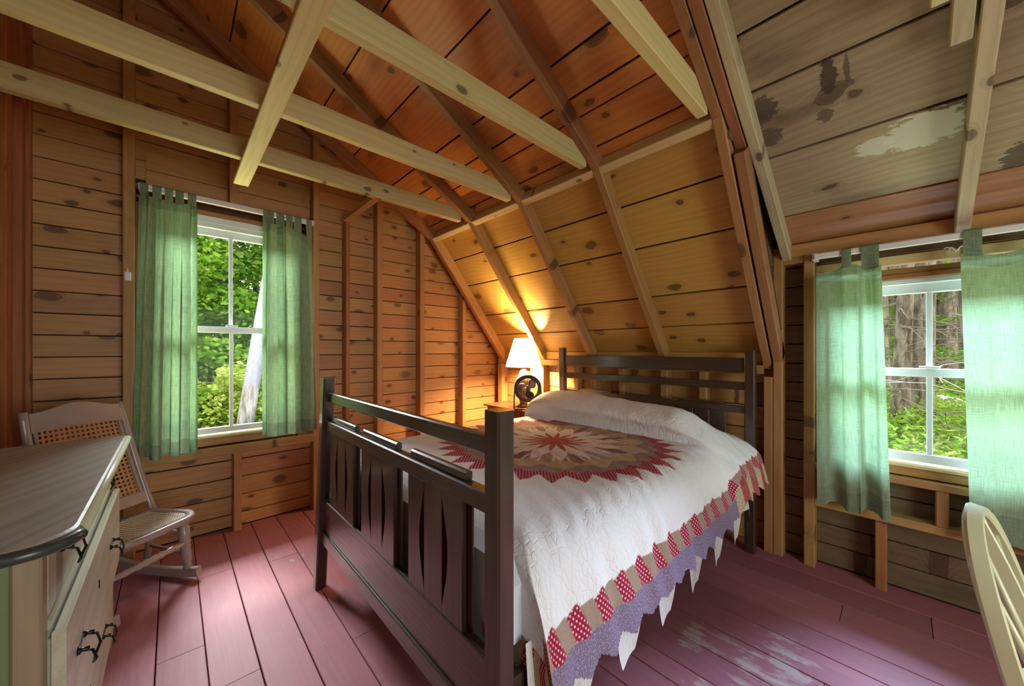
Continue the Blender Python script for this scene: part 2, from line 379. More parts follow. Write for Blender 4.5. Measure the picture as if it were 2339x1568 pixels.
def bar_mesh(L, W, T, c, mat):
    key = (round(L, 3), round(W, 3), round(T, 3), c, str(mat))
    if key in CACHE: return CACHE[key]
    h, k = W / 2, T / 2; c = min(c, h * .6, k * .6)
    prof = [(-h, -k + c), (-h + c, -k), (h - c, -k), (h, -k + c), (h, k - c), (h - c, k), (-h + c, k), (-h, k - c)]
    vs = [(x, y, z) for x in (-L / 2, L / 2) for y, z in prof]
    fs = [(i, (i + 1) % 8, 8 + (i + 1) % 8, 8 + i) for i in range(8)]
    fs = [tuple(reversed(f)) for f in fs] + [tuple(range(8)), tuple(range(15, 7, -1))]
    me = mesh('bar', vs, fs)
    bm = bmesh.new(); bm.from_mesh(me); bmesh.ops.recalc_face_normals(bm, faces=bm.faces); bm.to_mesh(me); bm.free()
    CACHE[key] = me; return me
def piece(name, par, p0, p1, W, T, nrm, mat, c=0.003):
    """A board or timber from p0 to p1 (centre line), W wide, T thick along nrm."""
    p0, p1, n = V(p0), V(p1), V(nrm)
    x = (p1 - p0); L = x.length; x.normalize()
    z = (n - x * n.dot(x)).normalized(); y = z.cross(x)
    mx = Matrix((x, y, z)).transposed().to_4x4(); mx.translation = (p0 + p1) / 2
    return link(name, bar_mesh(L, W, T, c, mat), mat, par, mx)
def box(name, par, lo, hi, mat, c=0.003, axis=0):
    lo, hi = V(lo), V(hi); s = hi - lo; m = (lo + hi) / 2
    d = V((0, 0, 0)); d[axis] = s[axis] / 2
    o1, o2 = [i for i in (0, 1, 2) if i != axis]
    n = V((0, 0, 0)); n[o2] = 1
    # width runs along the remaining axis
    return piece(name, par, m - d, m + d, s[o1], s[o2], n, mat, c)
def sweep(path, prof_fn, closed=False, cap=True, up=V((0, 0, 1))):
    """Sweep profile(t)->[(a,b)] along a path; returns verts, faces."""
    path = [V(p) for p in path]; n = len(path); vs = []; fs = []; k = None
    for i, p in enumerate(path):
        if closed: t = path[(i + 1) % n] - path[i - 1]
        else: t = path[min(i + 1, n - 1)] - path[max(i - 1, 0)]
        t.normalize()
        a = up.cross(t)
        if a.length < 1e-3: a = V((1, 0, 0)).cross(t)
        a.normalize(); b = t.cross(a)
        pr = prof_fn(i / (n - 1 if n > 1 else 1)); k = len(pr)
        for (u, v) in pr: vs.append(p + a * u + b * v)
    m = n if closed else n - 1
    for i in range(m):
        for j in range(k):
            a0 = i * k + j; a1 = i * k + (j + 1) % k; b0 = ((i + 1) % n) * k + j; b1 = ((i + 1) % n) * k + (j + 1) % k
            fs.append((a0, b0, b1, a1))
    if cap and not closed: fs.append(tuple(range(k))); fs.append(tuple(range((n - 1) * k + k - 1, (n - 1) * k - 1, -1)))
    return vs, fs
def fixn(me):
    bm = bmesh.new(); bm.from_mesh(me); bmesh.ops.recalc_face_normals(bm, faces=bm.faces); bm.to_mesh(me); bm.free(); return me
def circ(r, k=10, sx=1, sy=1): return [(r * sx * math.cos(2 * math.pi * j / k), r * sy * math.sin(2 * math.pi * j / k)) for j in range(k)]
def rect(a, b, c=0.003):
    return [(-a, -b + c), (-a + c, -b), (a - c, -b), (a, -b + c), (a, b - c), (a - c, b), (-a + c, b), (-a, b - c)]
def tube(name, par, path, r, mat, k=10, closed=False, up=V((0, 0, 1))):
    f = r if callable(r) else (lambda t: r)
    vs, fs = sweep(path, lambda t: circ(f(t), k), closed, up=up)
    return link(name, fixn(mesh(name, vs, fs)), mat, par, smooth=True)
def lathe_mesh(name, prof, k=28):
    vs = []; fs = []
    for r, z in prof:
        for j in range(k): a = 2 * math.pi * j / k; vs.append((r * math.cos(a), r * math.sin(a), z))
    for i in range(len(prof) - 1):
        for j in range(k): fs.append((i * k + j, i * k + (j + 1) % k, (i + 1) * k + (j + 1) % k, (i + 1) * k + j))
    return fixn(mesh(name, vs, fs))
def turned(name, par, p0, p1, prof, mat, k=16):
    """Turned spindle between two points, prof = [(t, radius)]."""
    p0, p1 = V(p0), V(p1); d = p1 - p0; L = d.length
    me = lathe_mesh(name, [(0.0005, 0)] + [(r, t * L) for t, r in prof] + [(0.0005, L)], k)
    mx = d.to_track_quat('Z', 'Y').to_matrix().to_4x4(); mx.translation = p0
    return link(name, me, mat, par, mx, smooth=True)
def grid_mesh(name, nu, nv, fn, uvfn=None):
    us = np.linspace(0, 1, nu); vv = np.linspace(0, 1, nv)
    vs = [fn(u, v) for v in vv for u in us]
    fs = [(j * nu + i, j * nu + i + 1, (j + 1) * nu + i + 1, (j + 1) * nu + i) for j in range(nv - 1) for i in range(nu - 1)]
    me = mesh(name, vs, fs)
    uvl = me.uv_layers.new(name='UVMap'); li = np.empty(len(me.loops), np.int32); me.loops.foreach_get('vertex_index', li)
    uu = np.stack([(li % nu) / (nu - 1), (li // nu) / (nv - 1)], 1)
    if uvfn is not None: uu = uvfn(uu)
    uvl.data.foreach_set('uv', uu.astype(np.float32).ravel()); return me

# ------------------------------------------------------------------ room dimensions (metres)
GY, GS = 3.235, 3.145        # gable boards / stud faces
WX, WS = 2.79, 2.70          # right wall boards / stud faces
LX = -0.60                   # left partition face
RY = -2.2                    # unseen end
RX, BX, BZ = -0.55, 1.82, 2.31    # ridge x, break of the gambrel (rafter underside)
KU, KS = 0.5875, 1.2865
UO, SO = 0.105, 0.1467       # vertical offset rafter underside -> boards
def up_z(x): return BZ - KU * (abs(x - RX) - (BX - RX))     # upper slope underside (both sides)
def st_z(x): return BZ - KS * (x - BX)
NU = V((KU, 0, 1)).normalized(); NUL = V((-KU, 0, 1)).normalized(); NS = V((KS, 0, 1)).normalized()
def roof_x(z):      # inner face of the roof boards at height z
    if z < BZ + UO: return min(WX, BX + (BZ + SO - z) / KS)
    return BX + (BZ + UO - z) / KU
DY = 0.52                    # dormer begins at y < DY
W1 = (-0.14, 0.75, 0.66, 2.20)      # window 1 opening x0,x1,z0,z1
W2 = (-0.52, 0.33, 0.66, 1.715)      # window 2 opening y0,y1,z0,z1

# ------------------------------------------------------------------ floor
floor_o = link('floor', mesh('floor', [(LX - .1, RY, -.045), (3.0, RY, -.045), (3.0, 3.4, -.045), (LX - .1, 3.4, -.045)], [(0, 1, 2, 3)]), 'dark_gap')
setp(floor_o, 'worn red painted wooden plank floor', 'floor', kind='structure')
fx = [-0.62, -0.48, -0.33, -0.20, -0.048, 0.102, 0.255, 0.417, 0.57, 0.74, 0.90, 1.07, 1.24, 1.38, 1.48, 1.635, 1.79, 1.952, 2.10, 2.257, 2.41, 2.60, 2.80]
joints = {4: [2.02], 5: [2.62, 1.72], 6: [1.35], 7: [2.55], 8: [1.62], 9: [2.1], 11: [1.3], 12: [-.3], 15: [0.2], 17: [-.6], 19: [0.2], 20: [-0.09], 18: [-1.2]}
for i in range(len(fx) - 1):
    ys = [RY] + sorted(joints.get(i, [])) + [3.23]
    for a, b in zip(ys[:-1], ys[1:]):
        g = 0.0045 if i % 3 == 0 else 0.003
        piece('floor_board', floor_o, ((fx[i] + fx[i + 1]) / 2, a + .0015, -0.02), ((fx[i] + fx[i + 1]) / 2, b - .0015, -0.02), fx[i + 1] - fx[i] - g, 0.04, (0, 0, 1), 'floor', 0.002)

# ------------------------------------------------------------------ gable wall
def sheet_with_hole(name, quad_fn, outer, hole, par=None):
    x0, x1, z0, z1 = outer; a, b, c, d = hole
    pts = [(x0, z0), (x1, z0), (x1, z1), (x0, z1), (a, c), (b, c), (b, d), (a, d)]
    fs = [(0, 1, 5, 4), (1, 2, 6, 5), (2, 3, 7, 6), (3, 0, 4, 7)]
    return link(name, mesh(name, [quad_fn(p) for p in pts], fs), 'sheathing', par)
wall_back = sheet_with_hole('wall_back', lambda p: (p[0], GY + .03, p[1]), (LX - .1, 3.0, -.05, 3.95), W1)
setp(wall_back, 'knotty pine gable wall with exposed studs around the left window', 'wall', kind='structure')
zs = [0.0, 0.09]
z = 0.09
while z < 0.6: z += 0.128; zs.append(z)
zs[-1] = 0.60
z = 0.60
while z < 3.75: z += 0.1225; zs.append(z)
for a, b in zip(zs[:-1], zs[1:]):
    zm = (a + b) / 2; xr = min(WX + .05, roof_x(a) + .04); tl = LX
    
    spans = [(tl, xr)]
    if zm > W1[2] and zm < W1[3] + .06: spans = [(tl, -.165), (0.81, xr)]
    elif zm < 2.0: spans = [(tl, 0.335), (0.335, xr)] if random.random() < .5 else [(tl, xr)]
    for p, q in spans:
        if q - p < .05: continue
        t = 0.02 + random.uniform(-.0015, .0015)
        piece('board', wall_back, (p, GY + .011, zm), (q, GY + .011, zm), (b - a) - random.uniform(.004, .008), t, (0, -1, 0), 'wall_pine', 0.002)
# studs (x0, x1, z0, z1, wood)
SM = (GY + GS) / 2; SD = GY - GS
def vstud(par, x0, x1, z0, z1, mat, y0=GS, y1=GY, name='stud'):
    xm = (x0 + x1) / 2
    piece(name, par, (xm, (y0 + y1) / 2, z0), (xm, (y0 + y1) / 2, z1), y1 - y0, x1 - x0, (1, 0, 0), mat, 0.003)
for x0, x1, z0, z1, mt in [(-.214, -.165, 0, 3.50, 'stud'), (0.289, 0.338, 2.262, 3.19, 'stud'), (0.311, 0.355, 0, 0.54, 'stud'),
                           (0.809, 0.853, 0, 3.0, 'stud'), (1.052, 1.085, 0, 2.315, 'red_post'), (1.317, 1.369, 0, 2.66, 'stud'),
                           (1.734, 1.781, 0, 2.44, 'stud'), (2.227, 2.272, 0, 1.86, 'stud')]:
    vstud(wall_back, x0, x1, z0, z1, mt)
# rough sill, header, blocking under the window
box('sill_plate', wall_back, (-.165, GS, 0.535), (0.811, GY, 0.595), 'stud')
box('header', wall_back, (-.165, GS + .005, 2.245), (0.809, GY, 2.262), 'rafter')
for a, b in [(2.262, 2.38), (2.38, 2.50)]:
    box('board', wall_back, (-.12, GY - .012, a + .002), (0.80, GY + .002, b - .002), 'wall_pine', 0.002)

# ------------------------------------------------------------------ left partition
wall_left = link('wall_left', mesh('wall_left', [(LX - .07, RY, 0), (LX - .07, 3.4, 0), (LX - .07, 3.4, 3.95), (LX - .07, RY, 3.95)], [(0, 1, 2, 3)]), 'sheathing')
setp(wall_left, 'red-brown vertical board partition at the left edge of the room', 'wall', kind='structure')
y = 3.235
for k, wd in enumerate([0.05, 0.075, 0.11, 0.14] + [0.2] * 25):
    if y - wd < RY: break
    prot = [0.045, 0.03, 0.004, 0.0][k] if k < 4 else 0
    box('board', wall_left, (LX - .06, y - wd + .003, 0), (LX + prot, y, 3.72), 'red_post', 0.003, axis=2)
    y -= wd

# ------------------------------------------------------------------ right wall: knee wall and dormer front
wall_right = sheet_with_hole('wall_right', lambda p: (WX + .03, p[0], p[1]), (RY, 3.3, -.05, 2.05), (W2[0], W2[1], W2[2], W2[3]))
setp(wall_right, 'low pine knee wall and dormer front around the right window', 'wall', kind='structure')
def rboard(y0, y1, z0, z1, mat):
    box('board', wall_right, (WX, y0, z0 + .003), (WX + .02 + random.uniform(-.0015, .0015), y1, z1 - .003), mat, 0.002, axis=1)
z = 0.0; k = 0
while z < 1.26:
    h = 0.148; t = min(z + h, 1.262); rboard(DY + .03, GY, z, t, 'wall_pine' if k < 8 else 'slope_pine'); z += h; k += 1
z = 0.006
while z < 1.95:
    h = 0.1165; zm = z + h / 2
    if W2[2] - .04 < zm < W2[3] + .02: spans = [(W2[1] + .0, DY + .03), (RY, W2[0])]
    else: spans = [(RY, DY + .03)]
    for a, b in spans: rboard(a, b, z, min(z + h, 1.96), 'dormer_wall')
    z += h
def rstud(y0, y1, z0, z1, mat, x0=WS, x1=WX):
    ym = (y0 + y1) / 2
    piece('stud', wall_right, ((x0 + x1) / 2, ym, z0), ((x0 + x1) / 2, ym, z1), x1 - x0, y1 - y0, (0, 1, 0), mat, 0.004)
for y0, y1, z0, z1, mt in [(0.547, 0.594, 0, 1.085, 'stud'), (0.497, 0.545, 0, 1.87, 'stud'), (0.347, 0.397, 0, 1.805, 'stud'),
                           (0.925, 0.975, 0, 1.10, 'stud'), (1.20, 1.25, 0, 1.10, 'stud'), (1.555, 1.603, 0, 1.10, 'stud'), (1.83, 1.88, 0, 1.10, 'stud'),
                           (2.015, 2.063, 0, 1.10, 'stud'), (2.44, 2.62, 0, 1.10, 'stud'), (3.06, 3.13, 0, 1.10, 'stud'),
                           (0.056, 0.101, 0, 0.357, 'trim_wood'), (-0.15, -0.108, 0.40, 0.568, 'stud'), (-.60, -.55, 0, 1.8, 'stud'), (-1.2, -1.15, 0, 1.8, 'stud')]:
    rstud(y0, y1, z0, z1, mt)
box('wall_plate', wall_right, (WS + .01, 0.60, 1.10), (WX, 3.13, 1.157), 'stud', axis=1)
box('header', wall_right, (WS, -2.2, 1.803), (WX, 0.497, 1.876), 'stud', axis=1)
box('short_block', wall_right, (WS + .006, 0.397, 1.765), (WX, 0.497, 1.803), 'stud', axis=1)
box('lintel', wall_right, (WS + .045, -.55, 1.695), (WX, 0.345, 1.742), 'new_wood', axis=1)
box('sill_plate', wall_right, (WS, -.55, 0.569), (WX, 0.345, 0.606), 'stud', axis=1)
box('nailer', wall_right, (WS, -.55, 0.357), (WX, 0.345, 0.398), 'stud', axis=1)
box('frieze_board', wall_right, (WS + .05, 0.60, 1.160), (WS + .07, 3.12, 1.235), 'slope_pine', axis=1)

# ------------------------------------------------------------------ unseen end of the room
wall_front = sheet_with_hole('wall_front', lambda p: (p[0], RY, p[1]), (LX - .1, 3.0, -.05, 3.95), (0.05, 1.45, 0.65, 2.05))
setp(wall_front, 'plain board wall behind the viewer with a window opening', 'wall', kind='structure')

# ------------------------------------------------------------------ ceiling: roof boards, rafters, ties
ov = 0.03
def slab(x0, z0, x1, z1, n, y0, y1):
    o = n * ov
    return [(x0 + o.x, y0, z0 + o.z), (x1 + o.x, y0, z1 + o.z), (x1 + o.x, y1, z1 + o.z), (x0 + o.x, y1, z0 + o.z)]
zr = up_z(RX) + UO
xl = RX - .25; zr = up_z(RX) + UO + .25 * KU
vs = slab(xl, zr, 2.95, up_z(2.95) + UO, NU, RY, DY + .045) + slab(xl, zr, BX + .03, up_z(BX + .03) + UO, NU, DY, 3.4) + \
     slab(BX, st_z(BX) + SO, 2.95, st_z(2.95) + SO, NS, DY - .02, 3.4)
ceiling = link('ceiling', mesh('ceiling', vs, [(0, 1, 2, 3), (4, 5, 6, 7), (8, 9, 10, 11)]), 'sheathing')
setp(ceiling, 'gambrel roof lining of knotty boards with exposed rafters and ties', 'ceiling', kind='structure')
def roof_boards(xs, fz, off, n, y0, y1, mat, side=1, low=None):
    for i, (a, b) in enumerate(zip(xs[:-1], xs[1:])):
        am, bm_ = (a, fz(a) + off), (b, fz(b) + off)
        c = V(((a + b) / 2, 0, (am[1] + bm_[1]) / 2)) + n * .011
        wd = math.hypot(b - a, bm_[1] - am[1]) - random.uniform(.007, .013)
        m_ = low if (low and i == len(xs) - 2) else mat
        piece('ceiling_board', ceiling, (c.x, y0, c.z), (c.x, y1, c.z), wd, 0.02 + random.uniform(-.002, .002), n * -1, m_, 0.0025)
# board edges read off the photograph
roof_boards([RX, -.30, -.02, .28, 0.55, 0.80, 1.088, 1.386, 1.543, 1.633, 1.797, 1.93], up_z, UO, NU, DY, 3.32, 'roof_pine')
roof_boards([BX - .06, 2.063, 2.241, 2.468, 2.627, 2.79], st_z, SO, NS, DY - .01, 3.32, 'slope_pine')
roof_boards([RX, -.2, .2, 0.60, 0.92, 1.28, 1.659, 1.869, 2.177, 2.528], up_z, UO, NU, RY, DY, 'dormer_pine')
roof_boards([2.528, 2.74, 2.86], up_z, UO, NU, RY, DY, 'dormer_low')
RD = 0.092
def rafter(y0, y1, kind, x0, x1, mat, name='rafter', depth=RD):
    n, f = {'u': (NU, up_z), 'l': (NUL, up_z), 's': (NS, st_z)}[kind]
    ym = (y0 + y1) / 2
    a = V((x0, ym, f(x0))) + n * depth / 2; b = V((x1, ym, f(x1))) + n * depth / 2
    return piece(name, ceiling, a, b, y1 - y0, depth, n, mat, 0.004)
RY5 = [(3.065, 3.12), (2.44, 2.489), (1.851, 1.90), (1.205, 1.254), (0.556, 0.602)]
for y0, y1 in RY5:
    rafter(y0, y1, 'u', RX, BX + .01, 'rafter')
    rafter(y0, y1, 's', BX, 2.735, 'stud')
rafter(0.505, 0.551, 'u', RX, 2.0, 'rafter')                 # trimmer beside the dormer, cut off square
rafter(0.497, 0.545, 's', 1.93, 2.70, 'rafter')
rafter(0.455, 0.500, 'u', 1.30, 2.72, 'pale_wood')          # first dormer rafter
rafter(-0.212, -0.165, 'u', 0.9, 2.715, 'pale_wood')         # dormer rafters
rafter(-0.155, -0.105, 'u', RX, 1.90, 'pale_wood')           # old rafter cut short beside it
rafter(-0.86, -0.81, 'u', RX, 2.715, 'pale_wood'); rafter(-1.5, -1.45, 'u', RX, 2.715, 'pale_wood')
# blocking along the break
ys = [3.065, 2.489, 2.44, 1.90, 1.851, 1.254, 1.205, 0.602]
for a, b in [(3.065, 2.489), (2.44, 1.90), (1.851, 1.254), (1.205, 0.602)]:
    piece('blocking', ceiling, (BX + .035, a, BZ + .028), (BX + .035, b, BZ + .028), 0.05, 0.085, (0.55, 0, 1), 'new_wood', 0.003)
piece('ridge_board', ceiling, (RX, RY, up_z(RX) + .05), (RX, 3.3, up_z(RX) + .05), 0.14, 0.03, (1, 0, 0), 'rafter', 0.003)
# collar ties, the runner nailed beneath them, a strut to the gable
for y0, y1, x1 in [(2.489, 2.537, 1.815), (1.90, 1.948, 1.83), (1.254, 1.302, 1.83), (0.602, 0.650, 1.84), (-.105, -.057, 1.8), (-.81, -.76, 1.8)]:
    piece('tie_beam', ceiling, (LX - .02, (y0 + y1) / 2, 2.372), (x1 - .07, (y0 + y1) / 2, 2.372), 0.112, y1 - y0, (0, 1, 0), 'new_wood', 0.004)
piece('runner_board', ceiling, (0.317, RY, 2.302), (0.317, 2.84, 2.302), 0.078, 0.026, (0, 0, 1), 'new_wood', 0.003)
piece('strut', ceiling, (1.055, 2.50, 2.335), (1.055, 3.14, 2.335), 0.05, 0.04, (0, 0, 1), 'stud', 0.003)

# triangular dormer cheek between the steep rafters
ck = link('wall_cheek', mesh('wall_cheek', [(BX - .05, .556, st_z(BX) + SO + .1), (2.83, .556, 1.15), (2.83, .556, 1.95)], [(0, 1, 2)]), 'sheathing')
setp(ck, 'narrow dark board cheek between the steep rafters and the dormer', 'wall', kind='structure')
z = 1.16
while z < 2.40:
    xa = BX + (BZ + SO - z) / KS - .10; xb = min(2.80, BX + (BZ + UO - z) / KU)
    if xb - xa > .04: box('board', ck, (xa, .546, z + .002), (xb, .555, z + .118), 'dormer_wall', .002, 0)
    z += .12
# ------------------------------------------------------------------ windows
def window(name, axis, y_in, u0, u1, z0, z1, glass, mull, meet, label, sgn=1):
    """White vinyl double-hung window. axis 'y': wall across Y (u = x); axis 'x': wall across X (u = y)."""
    root = empty(name, ((u0 + u1) / 2, y_in, z0) if axis == 'y' else (y_in, (u0 + u1) / 2, z0), label=label, cat='window', kind='structure')
    def bx(nm, ua, ub, da, db, za, zb, mat='white_vinyl', ax=0, c=.003):
        if axis == 'y': return box(nm, root, (ua, y_in + da, za), (ub, y_in + db, zb), mat, c, {0: 0, 2: 2}[ax])
        return box(nm, root, (y_in + da, ua, za), (y_in + db, ub, zb), mat, c, {0: 1, 2: 2}[ax])
    g0, g1, gt, gb = glass
    m0, m1 = meet
    fw = 0.028
    bx('frame_jamb', u0, u0 + fw, -.015, .075, z0, z1, ax=2); bx('frame_jamb', u1 - fw, u1, -.015, .075, z0, z1, ax=2)
    bx('frame_head', u0 + fw, u1 - fw, -.015, .075, gt + .075, z1)
    bx('frame_head', u0 + fw, u1 - fw, -.004, .07, gt + .045, gt + .077)
    # upper sash sits further out than the lower one
    bx('sash_rail', u0 + fw, u1 - fw, .035, .065, gt, gt + .05); bx('sash_rail', u0 + fw, u1 - fw, .035, .065, m0, m1)
    bx('sash_stile', u0 + fw, g0, .035, .065, m1, gt, ax=2); bx('sash_stile', g1, u1 - fw, .035, .065, m1, gt, ax=2)
    bx('muntin', mull - .011, mull + .011, .040, .060, m1, gt, ax=2)
    bx('sash_rail', u0 + fw, u1 - fw, .004, .034, m0 - .002, m1 - .002); bx('sash_rail', u0 + fw, u1 - fw, .004, .034, z0 + .012, gb)
    bx('sash_stile', u0 + fw, g0, .004, .034, gb, m0, ax=2); bx('sash_stile', g1, u1 - fw, .004, .034, gb, m0, ax=2)
    bx('muntin', mull - .011, mull + .011, .010, .029, gb, m0, ax=2)
    for ua, ub in ((g0, mull), (mull, g1)):
        bx('pane', ua, ub, .049, .052, m1, gt, 'glass', c=.0004); bx('pane', ua, ub, .018, .021, gb, m0, 'glass', c=.0004)
    bx('sash_lock', mull - .03, mull + .035, -.012, .03, m1, m1 + .012)
    return root, bx
w1, b1 = window('window_1', 'y', GY - .035, -.10, 0.71, 0.672, 2.155, (-.02, 0.63, 2.035, 0.722), 0.304, (1.372, 1.415), 'white double-hung window in the gable wall at left')
b1('jamb_board', -.165, -.10, -.02, .09, 0.595, 2.2, 'trim_wood', 2); b1('jamb_board', 0.71, 0.81, -.02, .09, 0.595, 2.2, 'trim_wood', 2)
b1('head_board', -.165, .81, -.02, .09, 2.155, 2.185, 'trim_wood'); b1('stool', -.10, .71, -.03, .09, 0.655, 0.672, 'new_wood'); b1('apron', -.12, .74, -.022, .0, 0.607, 0.655, 'stud')
w2, b2 = window('window_2', 'x', WX - .035, -.49, 0.31, 0.672, 1.615, (-.41, 0.23, 1.543, 0.727), -.091, (1.118, 1.158), 'white double-hung window in the dormer at right')
b2('jamb_board', -.55, -.49, -.02, .09, 0.605, 1.70, 'trim_wood', 2); b2('jamb_board', 0.31, 0.347, -.02, .09, 0.605, 1.70, 'trim_wood', 2)
b2('head_board', -.55, .347, -.012, .09, 1.643, 1.672, 'trim_wood'); b2('head_stop', -.49, .31, -.02, .06, 1.615, 1.643, 'trim_wood')
b2('stool', -.49, .31, -.03, .09, 0.655, 0.672, 'new_wood'); b2('apron', -.52, .33, -.024, .0, 0.612, 0.655, 'trim_wood')

# ------------------------------------------------------------------ curtains and rods
def rod(name, axis, d, u0, u1, z, label):
    root = empty(name, (u0, d, z) if axis == 'y' else (d, u0, z), label=label, cat='curtain rod')
    if axis == 'y':
        box('rod', root, (u0, d - .004, z - .022), (u1, d + .010, z + .016), 'white_rod', .005)
        for u in (u0, u1): box('bracket', root, (u - .012, d + .010, z - .02), (u + .012, GS + .01, z + .02), 'white_rod', axis=1)
    else:
        box('rod', root, (d - .004, u0, z - .018), (d + .010, u1, z + .014), 'white_rod', .005, 1)
        for u in (u0, u1): box('bracket', root, (d + .010, u - .012, z - .02), (WS + .02, u + .012, z + .02), 'white_rod', axis=0)
    return root
rod('curtain_rod', 'y', 3.095, -.135, 0.79, 2.232, 'white curtain rod over the left gable window')
rod('curtain_rod', 'x', 2.645, -1.0, 0.34, 1.778, 'white curtain rod under the dormer header at right')
def curtain(axis, d, u0, u1, z_top, z_bot, folds, amp, tabs, rodz, label, hem=.09, lean=(0, 0), sag=None, seed=0, tilt=0.0, turn=None, fold_back=0.05):
    """Tab-top curtain hanging at depth d; folds = number of pleats between u0 and u1."""
    rs = random.Random(seed); ph = [rs.uniform(0, 6.28) for _ in range(4)]
    root = empty('curtain', (u0, d, z_bot) if axis == 'y' else (d, u0, z_bot), label=label, cat='curtain')
    sg = -1
    def fold(u, v):          # v: 0 top .. 1 bottom
        a = amp * (0.55 + 0.45 * min(1, v * 2.2)) * (0.8 + 0.4 * math.sin(ph[2] + 5 * u))
        x = 2 * math.pi * folds * (u + 0.055 * math.sin(ph[3] + 8 * u + .8 * v))
        s_ = math.sin(x + ph[0] + 0.35 * v); s2 = math.sin(2.3 * x + ph[1] + .8 * v)
        s_ = math.copysign(abs(s_) ** 0.7, s_)
        return a * (s_ + 0.28 * s2)
    def pos(u, v):
        uu = u0 + (u1 - u0) * u
        c = (u - .5)
        uu += fold_back * (u1 - u0) / folds * math.sin(4 * math.pi * folds * u + ph[1] + .6 * v) * min(1, .25 + v * 2) * min(1, 12 * u, 12 * (1 - u))
        uu += c * tilt * v * (1 if u1 > u0 else -1) + (lean[0] * (1 - u) + lean[1] * u) * v
        top = z_top - (sag(u) if sag else 0.0)
        z = top + (z_bot - top) * v + 0.012 * math.sin(2 * math.pi * folds * u + ph[1]) * v
        dd = d + fold(u, v)
        if turn and u > 1 - turn[0]:
            q = (u - (1 - turn[0])) / turn[0]; dd += turn[1] * q * q
        return (uu, dd, z) if axis == 'y' else (dd, uu, z)
    L = abs(z_top - z_bot); hv = 1 - hem / L; tv = 0.055 / L
    ww = abs(u1 - u0) * 1.6
    nu = 110
    for nm, va, vb, nv, mt in [('heading', 0, tv, 5, 'curtain_hem'), ('panel', tv, hv, 60, 'curtain'), ('hem', hv, 1, 8, 'curtain_hem')]:
        me = grid_mesh(nm, nu, nv, lambda u, v: pos(u, va + (vb - va) * v), lambda q: np.stack([q[:, 0] * ww, (va + (vb - va) * q[:, 1]) * L], 1))
        link(nm, me, mt, root, smooth=True)
    for (ta, tb) in tabs:
        def tp(u, v, ta=ta, tb=tb):
            f = ta + (tb - ta) * u
            p = V(pos(f, 0.0)); i = 1 if axis == 'y' else 0
            # loop: up the front, over the rod, down the back
            top = rodz + .020
            dR = (3.095 if axis == 'y' else 2.645)
            seq = [(p[i], p.z - .012), (dR - .012, rodz), (dR - .010, top - .004), (dR + .003, top + .002), (dR + .014, top - .006), (dR + .016, rodz), (p[i] + .012, p.z - .012)]
            t = v * (len(seq) - 1); k = min(int(t), len(seq) - 2); w_ = t - k
            dd = seq[k][0] * (1 - w_) + seq[k + 1][0] * w_; zz = seq[k][1] * (1 - w_) + seq[k + 1][1] * w_
            return (p.x, dd, zz) if axis == 'y' else (dd, p.y, zz)
        link('tab', grid_mesh('tab', 5, 13, tp, lambda q: q * .1), 'curtain_hem', root, smooth=True)
    return root
curtain('y', 3.075, -.145, 0.118, 2.165, 0.60, 3.4, .050, [(.02, .17), (.22, .37), (.42, .56), (.62, .77), (.82, .98)], 2.232,
        'sage green tab-top curtain bunched at the left of the gable window', seed=3, lean=(-.03, .0), fold_back=.16)
curtain('y', 3.075, 0.468, 0.785, 2.150, 0.638, 3.1, .048, [(.01, .2), (.27, .42), (.46, .6), (.63, .78), (.86, .99)], 2.232,
        'sage green tab-top curtain at the right of the gable window, nearest the bed', seed=8, lean=(.0, .03), sag=lambda u: .10 * max(0, (u - .72) / .28), fold_back=.15)
curtain('x', 2.635, 0.333, 0.075, 1.693, 0.405, 2.1, .022, [(.42, .56), (.72, .97)], 1.778,
        'green tab-top curtain hanging between the bed and the dormer window', hem=.10, seed=5, lean=(-.008, -.035), sag=lambda u: .012 * math.sin(u * 9) + .02 * max(0, .4 - u))
curtain('x', 2.630, -.178, -.66, 1.690, 0.395, 2.6, .018, [(.02, .125), (.42, .54), (.85, .97)], 1.778,
        'green tab-top curtain at the right edge behind the cream chair', hem=.13, seed=12, lean=(-.030, -.03), sag=lambda u: .02 * math.sin(u * 7) ** 2)

# small things on the studs
tg = empty('hang_tag', (-.192, GS - .004, 1.68), label='small white plastic tag hung on the stud beside the left curtain', cat='tag')
box('tag_body', tg, (-.207, GS - .010, 1.665), (-.179, GS - .001, 1.715), 'white_plastic', .003, 2); box('tag_neck', tg, (-.196, GS - .008, 1.712), (-.190, GS - .001, 1.735), 'white_plastic', .001, 2)
hk = empty('wire_hook', (2.735, -.17, 1.742), label='small white wire hook on the dark board over the dormer window', cat='hook')
tube('hook_wire', hk, [(2.738, -.150 - .045 * t, 1.735 + .010 * math.sin(t * 9)) for t in np.linspace(0, 1, 14)], .0028, 'white_plastic', 6)
tube('hook_loop', hk, [(2.736, -.145 + .011 * math.cos(a), 1.735 + .011 * math.sin(a)) for a in np.linspace(.6, 5.2, 14)], .003, 'white_plastic', 6)

# ------------------------------------------------------------------ bed
bed = empty('bed', (1.6, 1.37, 0), label='dark brown mission-style wooden double bed frame with slatted footboard', cat='bed')
def leanpost(name, par, p0, p1, a, b, mat):
    p0, p1 = V(p0), V(p1); x = p1 - p0
    o = piece(name, par, p0, p1, a, b, (1, 0, 0), mat, 0.006); return o
